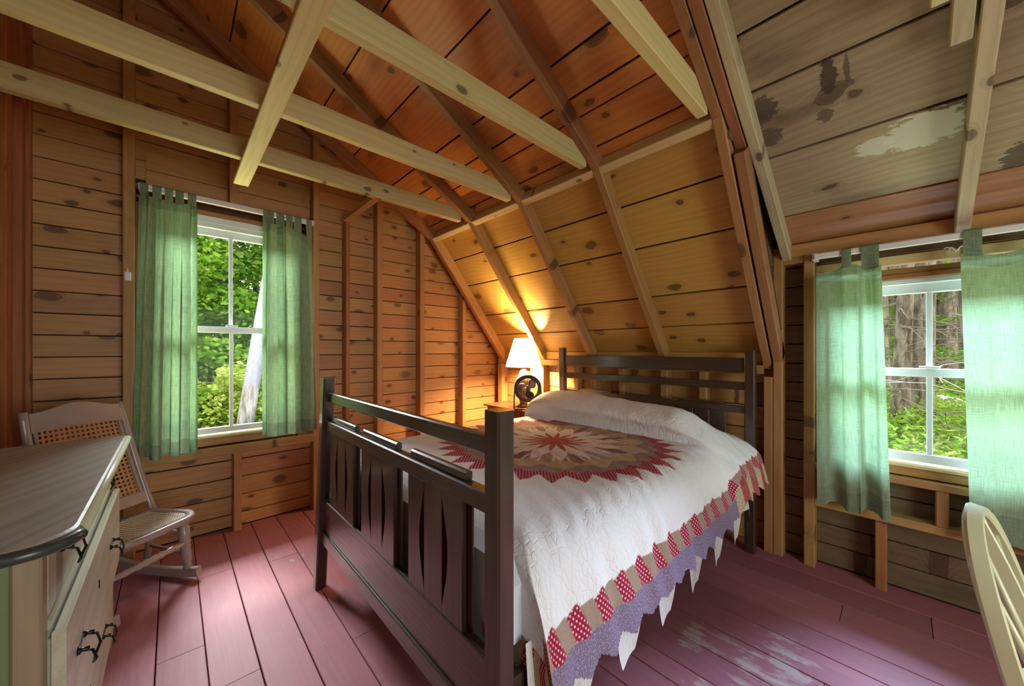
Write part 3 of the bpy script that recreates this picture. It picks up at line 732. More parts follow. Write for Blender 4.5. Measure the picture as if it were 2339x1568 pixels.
# foot posts: the far one leans inwards as it rises
leanpost('post', bed, (0.571, 2.105, 0), (0.571, 1.960, 1.112), .055, .054, 'bed_wood')
leanpost('post', bed, (0.571, 0.657, 0), (0.571, 0.657, 1.108), .055, .054, 'bed_wood')
def fy(z): return 2.077 - (2.077 - 1.932) * z / 1.112        # inner face of the leaning post
def frail(name, z0, z1, x0, x1, c=.004):
    zm = (z0 + z1) / 2
    return piece(name, bed, ((x0 + x1) / 2, 0.683, zm), ((x0 + x1) / 2, fy(zm) + .004, zm), z1 - z0, x1 - x0, (1, 0, 0), 'bed_wood', c)
frail('top_rail', 0.992, 1.040, 0.566, 0.592); frail('middle_rail', 0.848, 0.900, 0.560, 0.596)
frail('bottom_rail', 0.262, 0.490, 0.572, 0.597); frail('bead', 0.256, 0.318, 0.562, 0.574); frail('bead', 0.425, 0.490, 0.564, 0.574)
def slat(y0, y1, z0, z1, cl, cr, x0=0.568, x1=0.586):
    """Vertical slat whose left/right edge bows inwards by cl/cr (leaf-shaped gaps)."""
    n = 14; vs = []; fs = []
    for i in range(n):
        t = i / (n - 1); q = math.sin(math.pi * min(1, max(0, (t - .08) / .84))) ** 1.2
        a = y0 + cl * q; b = y1 - cr * q; zz = z0 + (z1 - z0) * t
        vs += [(x0, a, zz), (x0, b, zz), (x1, b, zz), (x1, a, zz)]
    for i in range(n - 1):
        for j in range(4): fs.append((i * 4 + j, i * 4 + (j + 1) % 4, i * 4 + 4 + (j + 1) % 4, i * 4 + 4 + j))
    fs += [(0, 1, 2, 3), (n * 4 - 1, n * 4 - 2, n * 4 - 3, n * 4 - 4)]
    c = V(((x0 + x1) / 2, (y0 + y1) / 2, (z0 + z1) / 2))
    R = Matrix(((0, 0, 1), (0, 1, 0), (-1, 0, 0))).transposed()   # local x = world z for the grain
    R = Matrix((V((0, 0, 1)), V((0, 1, 0)), V((-1, 0, 0)))).transposed()
    Ri = R.transposed()
    me = fixn(mesh('slat', [Ri @ (V(v) - c) for v in vs], fs))
    mx = R.to_4x4(); mx.translation = c
    link('slat', me, 'bed_wood', bed, mx)
for y0, y1 in [(0.806, 1.109), (1.219, 1.517), (1.611, 1.912)]:
    wd = (y1 - y0) / 3
    slat(y0, y0 + wd - .001, .48, .86, 0, .030); slat(y0 + wd, y0 + 2 * wd - .001, .48, .86, .0, .0); slat(y0 + 2 * wd, y1, .48, .86, .030, 0)
    box('slat_backing', bed, (0.586, y0 - .022, .48), (0.594, y1 - .002, .86), 'bed_wood', .002, 2)
    box('cap_strip', bed, (0.572, y0 - .012, .898), (0.594, y1 - .008, .926), 'bed_wood', .005, 1)
# head posts and rails
leanpost('post', bed, (2.627, 2.11, 0), (2.627, 2.135, 1.274), .055, .054, 'bed_wood'); leanpost('post', bed, (2.627, 0.645, 0), (2.627, 0.645, 1.248), .055, .058, 'bed_wood')
for nm, z0, z1 in [('top_rail', 1.112, 1.203), ('middle_rail', 1.000, 1.05), ('lower_rail', 0.855, 0.900), ('bottom_rail', 0.30, 0.52)]:
    piece(nm, bed, (2.628, 0.672, (z0 + z1) / 2), (2.628, 2.108, (z0 + z1) / 2), z1 - z0, .026, (1, 0, 0), 'bed_wood', .003)
for y0, y1 in [(0.785, 1.086), (1.206, 1.50), (1.635, 1.93)]:
    box('cap_strip', bed, (2.618, y0, .899), (2.638, y1, .914), 'bed_wood', .003, 1)
    wd = (y1 - y0) / 3
    for k in range(3): box('slat', bed, (2.62, y0 + k * wd, .50), (2.634, y0 + (k + 1) * wd - .008, .86), 'bed_wood', .002, 2)
for y0 in (0.668, 2.045): box('side_rail', bed, (0.597, y0, .26), (2.602, y0 + .025, .42), 'bed_wood', .003, 0)
mt = link('mattress', bar_mesh(1.94, 1.36, .27, .06, 'mattress'), 'mattress', None, Matrix.Translation((1.60, 1.372, .555)))
setp(mt, 'pale mattress under the patchwork quilt on the bed', 'mattress')
# ------------------------------------------------------------------ bed skirt (white sheet)
sk = empty('bed_sheet', (1.6, 1.37, .4), label='white sheet hanging in scallops below the quilt hem', cat='sheet')
def skirt(nm, p, q, zt, zb, out, seed, nsc):
    p, q, out = V(p), V(q), V(out); rs = random.Random(seed); ph = rs.uniform(0, 6)
    def fn(u, v):
        c = p + (q - p) * u
        s_ = math.sin(u * nsc * 2 * math.pi + ph)
        c = c + out * (0.012 * s_ * (0.3 + .7 * v) + .02 * v)
        lobe = min(1, 1.35 * math.sqrt(max(0.0, math.sin(u * nsc * math.pi + ph) ** 2 - .25) / .75))
        zz = zt + (zb + .13 * (1 - lobe) - zt) * v
        return (c.x, c.y, zz)
    link(nm, grid_mesh(nm, 320, 10, fn, lambda a: a * (2, .5)), 'skirt', sk, smooth=True)
skirt('near_side', (0.66, 0.655, 0), (2.5, 0.64, 0), .5, .200, (0, -1, 0), 2, 6.5)
skirt('far_side', (0.66, 2.085, 0), (2.5, 2.085, 0), .5, .215, (0, 1, 0), 5, 9)
skirt('foot_end', (0.630, 0.70, 0), (0.630, 2.02, 0), .5, .150, (1, 0, 0), 9, 7)

# ------------------------------------------------------------------ quilt
def tri(x): return np.abs(2 * (x - np.floor(x + .5)))
QC = (1.634, 1.386)
def build_quilt():
    # cloth coordinates: a along the bed (world x on top), s across it (0 = centre line), metres
    na, ns = 430, 420
    a = np.linspace(0.30, 2.60, na); s = np.linspace(-1.08, 1.08, ns)
    A, S = np.meshgrid(a, s, indexing='ij')
    side = np.sign(S); d = np.abs(S)
    # across: flat top, rounded shoulder, hanging side
    head = np.clip((A - 2.06) / .14, 0, 1); head = head * head * (3 - 2 * head)
    F = np.where(S < 0, .585, .66) ; R = np.where(S < 0, .17, .10)
    th = np.where(S < 0, 1.33, 1.50)
    la = R * th
    t = np.clip(d - F, 0, None)
    ang = np.minimum(t / R, th)
    Y = np.minimum(d, F) + R * np.sin(ang) + np.clip(t - la, 0, None) * np.cos(th)
    Zs = R * (1 - np.cos(ang)) + np.clip(t - la, 0, None) * np.sin(th)
    # along: tucked down at the foot behind the footboard
    f0, fr = 0.78, .10
    tf = np.clip(f0 - A, 0, None); af = np.minimum(tf / fr, math.pi / 2)
    X = np.where(A < f0, f0 - fr * np.sin(af), A); Zf = fr * (1 - np.cos(af)) + np.clip(tf - fr * math.pi / 2, 0, None)
    drop = np.maximum(Zs, Zf) + .15 * np.minimum(Zs, Zf)
    drop = np.minimum(drop, .52)
    # pillow under the head end
    px = np.clip((A - 2.135) / .42, 0, 1)
    hump = np.sin(np.pi * px ** .72) ** .75 * .19
    ycl = np.clip((S + .74) / .30, 0, 1); ycl = ycl * ycl * (3 - 2 * ycl)
    ycr = np.clip((.82 - S) / .42, 0, 1); ycr = np.sqrt(ycr * (2 - ycr))
    tiltz = 1.0 + .16 * S / .6
    hump = hump * ycl * ycr * np.clip(tiltz, .8, 1.2)
    X = X - .06 * np.exp(-((px - .10) / .10) ** 2) * (px > 0) * ycl * ycr * np.clip(px / .05, 0, 1)
    ZZ = .72 - drop + hump
    YY = QC[1] + side * Y
    # pillow end of the quilt flares out at the near side
    YY = YY - np.where(S < 0, head * .05 * np.clip(t / .2, 0, 1), 0)
    # wrinkles
    def wr(k): 
        r = np.random.default_rng(k); out = 0
        for _ in range(10):
            fx, fs = r.normal(0, 7), r.normal(0, 16); p = r.uniform(0, 6.28); out = out + np.sin(fx * A + fs * S + p + 1.5 * np.sin(3 * A + 4 * S + p))
        return out / 10
    w1_ = wr(1); w2_ = wr(2)
    hang = np.clip(t / .28, 0, 1)
    ZZ = ZZ + (1 - hang) * .0045 * w1_ + hump / .2 * .012 * np.clip(wr(4), -1, 1)
    ripple = np.sin(A * 34 + 2.5 * np.sin(A * 5) + 2 * S) * .5 + np.sin(A * 61 + 1.3) * .25 + .8 * w2_
    YY = YY + side * hang * (.009 * ripple + .01)
    # edge of the bed drags tension folds from the shoulder
    sh = np.exp(-((t - .06) / .09) ** 2) * (S < 0)
    ZZ = ZZ + sh * .003 * np.sin(70 * (A + .5 * d) + 3 * w1_)
    # zig-zag hem: cut the side edges
    per = .118
    ph = A / per
    hemcut = .80 + np.where(S < 0, 0, .0) - .035 * tri(ph + .25)
    hemcut = hemcut + np.where(S < 0, .36 - .012, .33)     # arc length to the hem
    L0 = .585 + .40
    end = np.where(S < 0, 1.05 - head * .09, 1.00) - .034 * tri(ph)
    keep = d <= end
    # colours
    col = np.ones((na, ns, 3)) * np.array([.86, .86, .88]); msk = np.zeros((na, ns, 3)); msk[..., 2] = 1
    dx, dy = A - QC[0], S
    r = np.hypot(dx, dy); th_ = np.arctan2(dy, dx) / (2 * np.pi)
    h16 = tri(th_ * 16); g16 = 1 - h16; h32 = tri(th_ * 32)
    idx = np.floor(th_ * 16).astype(int) % 16; idx2 = np.floor(th_ * 16 + .5).astype(int) % 16
    red, cal, tan, cream = np.array([.36, .02, .055]), np.array([.40, .085, .065]), np.array([.52, .40, .26]), np.array([.72, .65, .60])
    palette = [np.array(c) for c in [(.22, .13, .13), (.40, .27, .18), (.27, .16, .13), (.36, .28, .26)]]
    def setc(m, c, pr=0., dot=0.):
        col[m] = c; msk[m, 0] = dot; msk[m, 1] = pr; msk[m, 2] = .35
    r = np.where(A > 2.126, 9.0, r)
    R6 = .585 + .095 * tri(th_ * 32); R5 = .535 + .03 * h32; R4 = .44 + .075 * g16; R3 = .365 + .07 * h16; R2 = .235 + .15 * g16; R1 = .075 + .14 * h16
    setc(r < R6, red, 0, 1.); 
    m = r < R5; setc(m, np.array([.30, .20, .19]), .9)
    m = r < R4; setc(m, tan, .25)
    for k in range(4): mm = m & (idx2 % 4 == k) & (r > R3); 
    m3 = r < R3
    for k in range(4): setc(m3 & (idx % 4 == k), palette[k], .8)
    m3b = m3 & (r > R2) & (np.abs(h16 - .5) < .09); setc(m3b, cream, .1)
    setc(r < R2, np.array([.78, .72, .72]), .06); setc(r < R1, cal, .6)
    pip = (np.abs(r - R6) < .004); setc(pip, np.array([.82, .8, .8]))
    # border of parallelogram patches along the near side, far side and foot
    db = end - d
    fp = np.mod(A / per + db * 3.0, 1.0)
    top = .192 - .045 * tri(A / per + db * 3.0 + .5)
    b = (db < top) & keep
    bro = np.array([.36, .26, .20])
    setc(b & (fp < .56), red, 0, 1.0); setc(b & (fp >= .56), bro, .15)
    lowb = b & (db < .088 + .012 * np.sin(6.28 * fp)); setc(lowb, np.array([.20, .15, .24]), 1.0)
    # warm brown and red corner patches near the foot post and at the pillow end
    hp = b & (A > 2.12); colb = np.where((np.mod(A / .16, 1) < .5)[..., None], np.array([.45, .33, .22]), np.array([.30, .06, .05])); col[hp & (db < .12)] = colb[hp & (db < .12)]
    fe = (A < .62) & (d < .8); 
    dfe = A - .30; fb = (dfe < .20) & (d < .95)
    fq = np.mod(S / per + dfe * 3, 1.0)
    setc(fb & (fq < .5), red, 0, 1.0); setc(fb & (fq >= .5), tan, .3); setc(fb & (dfe < .10), np.array([.22, .06, .05]), 1.0)
    # mesh
    P = np.stack([X, YY, ZZ], -1).reshape(-1, 3)
    ii = np.arange(na * ns).reshape(na, ns)
    q = np.stack([ii[:-1, :-1], ii[1:, :-1], ii[1:, 1:], ii[:-1, 1:]], -1)
    kk = keep[:-1, :-1] & keep[1:, :-1] & keep[1:, 1:] & keep[:-1, 1:]
    F_ = q[kk]
    used = np.unique(F_); remap = -np.ones(na * ns, int); remap[used] = np.arange(len(used))
    me = bpy.data.meshes.new('quilt_top'); me.from_pydata(P[used].tolist(), [], remap[F_].tolist()); me.update()
    ca = me.color_attributes.new('patch', 'FLOAT_COLOR', 'POINT')
    c4 = np.concatenate([col.reshape(-1, 3)[used], np.ones((len(used), 1))], 1); ca.data.foreach_set('color', c4.astype(np.float32).ravel())
    ma = me.attributes.new('mask', 'FLOAT_VECTOR', 'POINT'); ma.data.foreach_set('vector', msk.reshape(-1, 3)[used].astype(np.float32).ravel())
    uvl = me.uv_layers.new(name='UVMap'); li = np.empty(len(me.loops), np.int32); me.loops.foreach_get('vertex_index', li)
    uv = np.stack([A, S], -1).reshape(-1, 2)[used][li]; uvl.data.foreach_set('uv', uv.astype(np.float32).ravel())
    return me
quilt = link('quilt', build_quilt(), 'quilt', None, smooth=True)
setp(quilt, 'white hand-stitched quilt with a red and tan starburst medallion and pointed patchwork border', 'quilt')

# ------------------------------------------------------------------ nightstand, lamp, fan
ns_ = empty('nightstand', (2.51, 2.62, 0), label='small reddish brown wooden nightstand between the bed and the gable wall', cat='nightstand')
box('top', ns_, (2.337, 2.30, .684), (2.69, 2.938, .70), 'night_wood', .004, 1)
for x in (2.37, 2.63):
    for y in (2.34, 2.88): box('leg', ns_, (x, y, 0), (x + .035, y + .035, .684), 'night_wood', .003, 2)
box('apron', ns_, (2.372, 2.375, .60), (2.39, 2.88, .684), 'night_wood', .002, 1); box('apron', ns_, (2.40, 2.885, .60), (2.635, 2.905, .684), 'night_wood', .002, 0)
box('shelf', ns_, (2.38, 2.35, .22), (2.66, 2.90, .238), 'night_wood', .002, 1)
LP = V((2.50, 2.515, .70))
lamp = empty('table_lamp', LP, label='lit table lamp with cream cone shade and brown striped jar base', cat='lamp')
prof = [(.001, 0), (.062, 0), (.064, .012), (.045, .022), (.036, .035), (.044, .07), (.062, .12), (.074, .175), (.076, .215), (.073, .262), (.064, .285), (.052, .298), (.053, .308), (.047, .316), (.043, .330), (.034, .350), (.014, .366), (.001, .368)]
link('base', lathe_mesh('base', prof), 'ceramic', lamp, Matrix.Translation(LP), True)
link('socket', lathe_mesh('socket', [(.001, .36), (.012, .36), (.012, .40), (.001, .40)], 16), 'black_metal', lamp, Matrix.Translation(LP), True)
link('shade', lathe_mesh('shade', [(.174, .392), (.1745, .396), (.0905, .660), (.090, .664)], 48), 'shade', lamp, Matrix.Translation(LP), True)
link('bulb', lathe_mesh('bulb', [(.001, .40), (.012, .402), (.020, .42), (.022, .433), (.014, .446), (.001, .45)], 16), 'bulb', lamp, Matrix.Translation(LP), True)
light('lamp_glow', 'POINT', LP + V((0, 0, .50)), 205, (1.0, 0.66, 0.32), radius=.075)
FC = V((2.385, 2.345, .70)); fdir = V((-.70, -.715, 0)).normalized(); fr_ = V((0, 0, 1)).cross(fdir).normalized()
fan = empty('desk_fan', FC, label='small dark round desk fan on a U-shaped stand in front of the lamp', cat='fan')
hub = FC + V((0, 0, .20)); Rf = .108
fu = (V((0, 0, 1)) * math.cos(.18) - fdir * math.sin(.18)).normalized(); fdir2 = fr_.cross(fu).normalized()
if fdir2.dot(fdir) < 0: fdir2.negate()
def fpt(r, a, off=0): return hub + fr_ * (r * math.cos(a)) + fu * (r * math.sin(a)) + fdir2 * off
vs, fs = sweep([fpt(Rf, t) for t in np.linspace(0, 2 * math.pi, 49)[:-1]], lambda t: rect(.018, .009, .003), True, up=fdir2)
link('housing_ring', fixn(mesh('housing_ring', vs, fs)), 'fan_plastic', fan, smooth=False)
for k in range(3):
    a0 = .55 + k * 2.0944; vs = []; fs = []
    n = 9
    for i in range(n):
        t = i / (n - 1); r = .012 + .078 * t; wd = .12 + 1.22 * math.sin(math.pi * min(1, .12 + t * .72)) ** 1.3
        for j in range(6):
            q = j / 5 - .5; vs.append(fpt(r, a0 + q * wd + .35 * t, -.012 + .018 * q))
    for i in range(n - 1):
        for j in range(5): fs.append((i * 6 + j, i * 6 + j + 1, i * 6 + 7 + j, i * 6 + 6 + j))
    me = mesh('blade', vs, fs); o = link('blade', me, 'fan_plastic', fan, smooth=True)
    md = o.modifiers.new('thick', 'SOLIDIFY'); md.thickness = .002
link('hub', fixn(mesh('hub', *sweep([fpt(0, 0, -.02), fpt(0, 0, .015)], lambda t: circ(.02, 18), up=fu))), 'fan_plastic', fan)
gv, gf = [], []
def addtube(path, r, k=4, closed=False):
    v_, f_ = sweep(path, lambda t: circ(r, k), closed, up=fdir2); b_ = len(gv); gv.extend(v_); gf.extend([tuple(i + b_ for i in f) for f in f_])
for side_ in (.03, -.03):
    for k in range(36): addtube([fpt(.012, k * math.pi / 18, side_), fpt(Rf - .004, k * math.pi / 18 + .5, side_)], .0007)
    for rr in (.03, .055, .08): addtube([fpt(rr, t, side_) for t in np.linspace(0, 2 * math.pi, 33)[:-1]], .0007, 4, True)
gu = link('guard', fixn(mesh('guard', gv, gf)), 'fan_plastic', fan)
for sgn in (-1, 1):
    tube('stand_arm', fan, [hub + fr_ * sgn * (Rf + .010), hub + fr_ * sgn * (Rf + .016) - V((0, 0, .06)), hub + fr_ * sgn * (Rf + .018) - V((0, 0, .192))], .006, 'fan_plastic', 8)
    tube('stand_foot', fan, [FC + fr_ * sgn * (Rf + .018) + fdir * .05 + V((0, 0, .007)), FC + fr_ * sgn * (Rf + .018) - fdir * .05 + V((0, 0, .007))], .007, 'fan_plastic', 8)
tube('stand_bar', fan, [FC + fr_ * (Rf + .018) + V((0, 0, .008)), FC - fr_ * (Rf + .018) + V((0, 0, .008))], .008, 'fan_plastic', 8)

# ------------------------------------------------------------------ dresser
dr = empty('dresser', (-.36, 1.75, 0), label='worn cream and green painted dresser with grey-brown top at the left edge', cat='dresser')
X0, X1, Y0, Y1, ZT = -.575, -.141, 1.125, 2.325, .88
def top_mesh(z0, z1, inset, nose):
    out = []
    r = .075; pts = [(X0, Y0), ]
    pl = [(X0, Y1), (X0, Y0)] + [(X1 - r + r * math.sin(a), Y0 + r - r * math.cos(a)) for a in np.linspace(0, math.pi / 2, 9)] + [(X1 - .012, Y1), (X1 - .02, Y1)]
    pl[-2] = (X1, Y1 - .012)
    cx = sum(p[0] for p in pl) / len(pl); cy = sum(p[1] for p in pl) / len(pl)
    vs = []; fs = []; n = len(pl)
    lay = [(z0, -.006), (z0 + .006, 0), (z1 - .009, .002), (z1 - .003, -.003), (z1, -.009)]
    for z, e in lay:
        for (x, y) in pl:
            dx, dy = x - cx, y - cy
            vs.append((x + (e if dx > 0 else -e) * (1 if abs(dx) > .05 else 0), y + (e if dy > 0 else -e), z))
    for i in range(len(lay) - 1):
        for j in range(n): fs.append((i * n + j, i * n + (j + 1) % n, (i + 1) * n + (j + 1) % n, (i + 1) * n + j))
    fs += [tuple(range(n)), tuple(range(len(vs) - n, len(vs)))]
    return vs, fs
c0 = V((-.36, 1.75, .867))
vs, fs = top_mesh(.852, ZT, 0, 0)
Rz = Matrix.Rotation(math.radians(62), 3, 'Z')
me = fixn(mesh('top', [Rz.transposed() @ (V(v) - c0) for v in vs], fs)); mx = Rz.to_4x4(); mx.translation = c0
link('top', me, 'dresser_top', dr, mx)
ev, ef = sweep([(X0, Y0 - .002, .864)] + [(X1 - .075 + .077 * math.sin(a), Y0 + .075 - .077 * math.cos(a), .864) for a in np.linspace(0, math.pi * .42, 9)], lambda t: circ(.0125, 10))
link('worn_edge', fixn(mesh('worn_edge', ev, ef)), 'edge_dark', dr, smooth=True)['label'] = 'dark worn nosing of the dresser top'
fv, ff = sweep([(X1 - .002, 1.20, .8655), (X1 - .002, Y1 - .012, .8655)], lambda t: circ(.0125, 10))
link('front_edge', fixn(mesh('front_edge', fv, ff)), 'cream_paint', dr, smooth=True)['label'] = 'pale worn front edge of the dresser top'
YB = 1.155; XF = -.187
box('end_panel', dr, (-.52, YB + .010, .06), (-.225, YB + .02, .852), 'dresser_panel', .002, 2)
box('end_post', dr, (-.226, YB, 0), (XF, YB + .045, .852), 'dresser_post', .004, 2); box('end_post', dr, (-.56, YB, 0), (-.515, YB + .045, .852), 'dresser_post', .004, 2)
box('end_rail', dr, (-.515, YB + .002, .06), (-.226, YB + .024, .13), 'dresser_post', .003, 0)
box('end_post', dr, (-.226, 2.265, 0), (XF, 2.31, .852), 'dresser_post', .004, 2); box('end_post', dr, (-.56, 2.265, 0), (-.515, 2.31, .852), 'dresser_post', .004, 2)
box('end_panel', dr, (-.52, 2.285, .06), (-.225, 2.295, .852), 'dresser_panel', .002, 2)
box('back_panel', dr, (-.565, YB + .03, .06), (-.555, 2.30, .852), 'dresser_panel', .002, 2)
for z0, z1 in [(.672, .694), (.345, .362), (.03, .06), (.842, .852)]: box('rail', dr, (-.24, YB + .045, z0), (XF + (.004 if z0 > .6 else 0), 2.265, z1), 'dresser_wood', .004, 1)
def pull(par, x, y, z):
    tube('pull', par, [(x + .004, y - .035, z + .012), (x + .024, y - .035, z + .004), (x + .030, y - .033, z - .02), (x + .024, y - .018, z - .036), (x + .024, y + .018, z - .036), (x + .030, y + .033, z - .02), (x + .024, y + .035, z + .004), (x + .004, y + .035, z + .012)], .0029, 'black_metal', 8)
    for s_ in (-1, 1):
        turned('rosette', par, (x, y + s_ * .035, z + .012), (x + .02, y + s_ * .035, z + .012), [(0, .009), (.25, .008), (.4, .004), (.7, .006), (.95, .004)], 'black_metal', 12)
    box('pull_plate', par, (x, y - .03, z + .006), (x + .003, y + .03, z + .018), 'black_metal', .001, 1)
for z0, z1, xf in [(.698, .840, XF), (.366, .667, -.163), (.064, .342, XF + .006)]:
    dw = box('drawer_front', dr, (xf - .02, YB + .048, z0), (xf, 2.262, z1), 'dresser_wood', .004, 1)
    box('drawer_box', dr, (-.53, YB + .06, z0 + .012), (xf - .02, 2.25, z1 - .02), 'dresser_wood', .003, 0)
    for y in (1.36, 1.98): pull(dw, xf, y, (z0 + z1) / 2 + .012)
    box('keyhole', dw, (xf, 1.665, (z0 + z1) / 2 + .01), (xf + .002, 1.675, (z0 + z1) / 2 + .035), 'black_metal', .0005, 2)

# ------------------------------------------------------------------ rocking chair
RB = V((-.225, 2.747, 0)); fw_ = V((.63, -.777, 0)).normalized(); rt = V((.777, .63, 0)).normalized()
rc = empty('rocking_chair', RB + fw_ * .17, label='mauve-grey painted armless rocking chair with caned seat and back', cat='rocking chair')
def rp(r, f, z):
    if r < 0 and z < .40: r *= 1.16
    return RB + rt * r + fw_ * f + V((0, 0, z))
SZ = .368
def seat_outline(inset, n=10):
    hw, dep = .188 - inset, .335 - inset; r = max(.02, .105 - inset); p = []
    p += [(-hw + .01, .005 + inset), (hw - .01, .005 + inset)]
    for a in np.linspace(0, math.pi / 2, n): p.append((hw - r + r * math.cos(a), dep - r + r * math.sin(a)))
    for a in np.linspace(math.pi / 2, math.pi, n): p.append((-hw + r + r * math.cos(a), dep - r + r * math.sin(a)))
    return p
oo, ii_ = seat_outline(0), seat_outline(.035); n = len(oo); vs = []; fs = []
for pl, z in [(oo, SZ - .012), (oo, SZ - .004), ([(a * .985, b * .99 + .002) for a, b in oo], SZ + .006), (ii_, SZ + .006), (ii_, SZ - .018), ([(a * .97, b * .98 + .004) for a, b in oo], SZ - .024)]:
    vs += [rp(a, b, z) for a, b in pl]
for i in range(6):
    for j in range(n): fs.append((i * n + j, i * n + (j + 1) % n, ((i + 1) % 6) * n + (j + 1) % n, ((i + 1) % 6) * n + j))
link('seat_frame', fixn(mesh('seat_frame', vs, fs)), 'rocker_paint', rc, smooth=True)
def cane(nm, par, fn, nu, nv, mat, inside=lambda u, v: True):
    vs = []; fs = []
    for i in range(nu):
        for j in range(nv):
            if not inside((i + .5) / nu, (j + .5) / nv): continue
            b = len(vs)
            o = [(0, 0), (.5, 0), (1, 0), (1, .5), (1, 1), (.5, 1), (0, 1), (0, .5)]
            q = [(.30, .22), (.5, .20), (.70, .22), (.80, .5), (.70, .78), (.5, .80), (.30, .78), (.20, .5)]
            for (x, y) in o + q: vs.append(fn((i + x) / nu, (j + y) / nv))
            for k in range(8): fs.append((b + k, b + (k + 1) % 8, b + 8 + (k + 1) % 8, b + 8 + k))
    return link(nm, mesh(nm, vs, fs), mat, par)
def in_seat(u, v):
    x = (u - .5) * .31; y = .03 + v * .285; r = .075
    hx, dy = .155, .302
    if y > dy: return False
    ex, ey = abs(x) - (hx - r), y - (dy - r)
    return not (ex > 0 and ey > 0 and ex * ex + ey * ey > r * r)
cane('cane_seat', rc, lambda u, v: rp((u - .5) * .322, .028 + v * .29, SZ + .003 - .012 * math.sin(math.pi * u) * math.sin(math.pi * v)), 22, 20, 'cane_seat', in_seat)
# back: posts curve up and backwards
def back_pt(side, t):       # t 0 at the seat .. 1 at the top
    w_ = .178 - .004 * math.sin(t * 3.14) if side else .178
    f = .012 - .125 * t + .028 * math.sin(math.pi * t) * -1
    z = SZ - .01 + (.97 - SZ + .01) * t
    r = side * (.180 + .012 * math.sin(t * math.pi) - .002 * t) - .066 * t
    return rp(r, f - .03 * max(0, t - .85), z)
for side in (-1, 1):
    vs, fs = sweep([back_pt(side, t) for t in np.linspace(0, 1, 16)], lambda t: circ(.019 - .004 * t, 10, 1.0, .8), up=fw_)
    link('back_post', fixn(mesh('back_post', vs, fs)), 'rocker_paint', rc, smooth=True)
def back_sheet(u, v):       # u across, v up
    a, b = back_pt(-1, v), back_pt(1, v); return a + (b - a) * u
def rail(nm, v0, v1, crest=0):
    vs = []; fs = []; m = 20
    for k in range(m):
        u = k / (m - 1); uu = .03 + .94 * u
        hump = crest * (math.sin(math.pi * u) ** 2 * .75)
        lo = crest * math.sin(math.pi * u) * .25
        p0 = back_sheet(uu, v0 + lo); p1 = back_sheet(uu, min(v1, 1)) + V((0, 0, hump * .6 + (v1 - min(v1, 1)) * .6))
        nrm_ = fw_ * .011
        vs += [p0 + nrm_, p1 + nrm_, p1 - nrm_, p0 - nrm_]
    for k in range(m - 1):
        for j in range(4): fs.append((k * 4 + j, k * 4 + (j + 1) % 4, k * 4 + 4 + (j + 1) % 4, k * 4 + 4 + j))
    fs += [(0, 1, 2, 3), (m * 4 - 1, m * 4 - 2, m * 4 - 3, m * 4 - 4)]
    link(nm, fixn(mesh(nm, vs, fs)), 'rocker_paint', rc)
rail('crest_rail', .84, .985, .075); rail('lower_rail', .10, .19)
rail_in = lambda u, v: v < .80 + .20 * math.sin(math.pi * u) * .55
cane('cane_back', rc, lambda u, v: back_sheet(.085 + .83 * u, .185 + .70 * v) - fw_ * (.006 * math.sin(math.pi * u)), 16, 20, 'cane')
for u in (.07, .93):
    vs, fs = sweep([back_sheet(u, t) for t in np.linspace(.18, .86, 10)], lambda t: rect(.007, .008, .002), up=fw_)
    link('inner_stile', fixn(mesh('inner_stile', vs, fs)), 'rocker_paint', rc)
def rock_z(f): return .045 + .30 * (f - .08) ** 2
for side in (-1, 1):
    path = [rp(side * .172, f, rock_z(f) - .013) for f in np.linspace(-.30, .315, 22)]
    vs, fs = sweep(path, lambda t: rect(.015, .024, .004)); link('rocker', fixn(mesh('rocker', vs, fs)), 'rocker_paint', rc)
    turned('front_leg', rc, rp(side * .174, .245, rock_z(.245)), rp(side * .150, .235, SZ - .016),
           [(0, .017), (.06, .020), (.12, .015), (.16, .021), (.30, .024), (.40, .021), (.43, .024), (.46, .021), (.50, .025), (.78, .026), (.80, .019), (.84, .025), (.88, .018), (.92, .022), (1, .018)], 'rocker_paint')
    tube('rear_leg', rc, [rp(side * .172, -.02, rock_z(-.02)), rp(side * .176, .015, SZ)], .016, 'rocker_paint')
    for z, ff in ((.255, .238), (.155, .24)):
        tube('side_rung', rc, [rp(side * .174, -.01, z + .01), rp(side * .162, ff, z)], lambda t: .008 + .004 * math.sin(math.pi * t), 'rocker_paint', 8)
turned('front_stretcher', rc, rp(-.165, .245, .205), rp(.165, .245, .205), [(0, .010), (.08, .013), (.2, .017), (.32, .013), (.36, .019), (.40, .014), (.44, .020), (.5, .015), (.56, .020), (.60, .014), (.64, .019), (.68, .013), (.8, .017), (.92, .013), (1, .010)], 'rocker_paint')
tube('back_rung', rc, [rp(-.172, .0, .20), rp(.172, .0, .20)], .010, 'rocker_paint', 8)

# ------------------------------------------------------------------ cream chair at the right edge
wc = empty('painted_chair', (1.46, -.36, 0), label='cream painted bow-back wooden chair cut off by the right edge', cat='chair')
def hoop(t):       # t -1 .. 1 around the bow, apex at 0
    a = t * math.pi / 2
    x = 1.455 + .185 * math.copysign(abs(math.sin(a)) ** .85, a) + .02 * t
    h = abs(math.cos(a)) ** .62
    z = .445 + .405 * h; y = -.215 + .095 * h ** 1.1 - .034 * math.sin(a)
    return V((x, y, z))
pth = [hoop(t) for t in np.linspace(-1, 1, 49)]
vs = []; fs = []
for i, p in enumerate(pth):
    t_ = (pth[min(i + 1, 48)] - pth[max(i - 1, 0)]).normalized(); bk = V((0, -.97, -.24)).normalized()
    out_ = t_.cross(bk).normalized(); bk = out_.cross(t_).normalized()
    for u, v in rect(.0105, .016, .004): vs.append(p + out_ * u + bk * v)
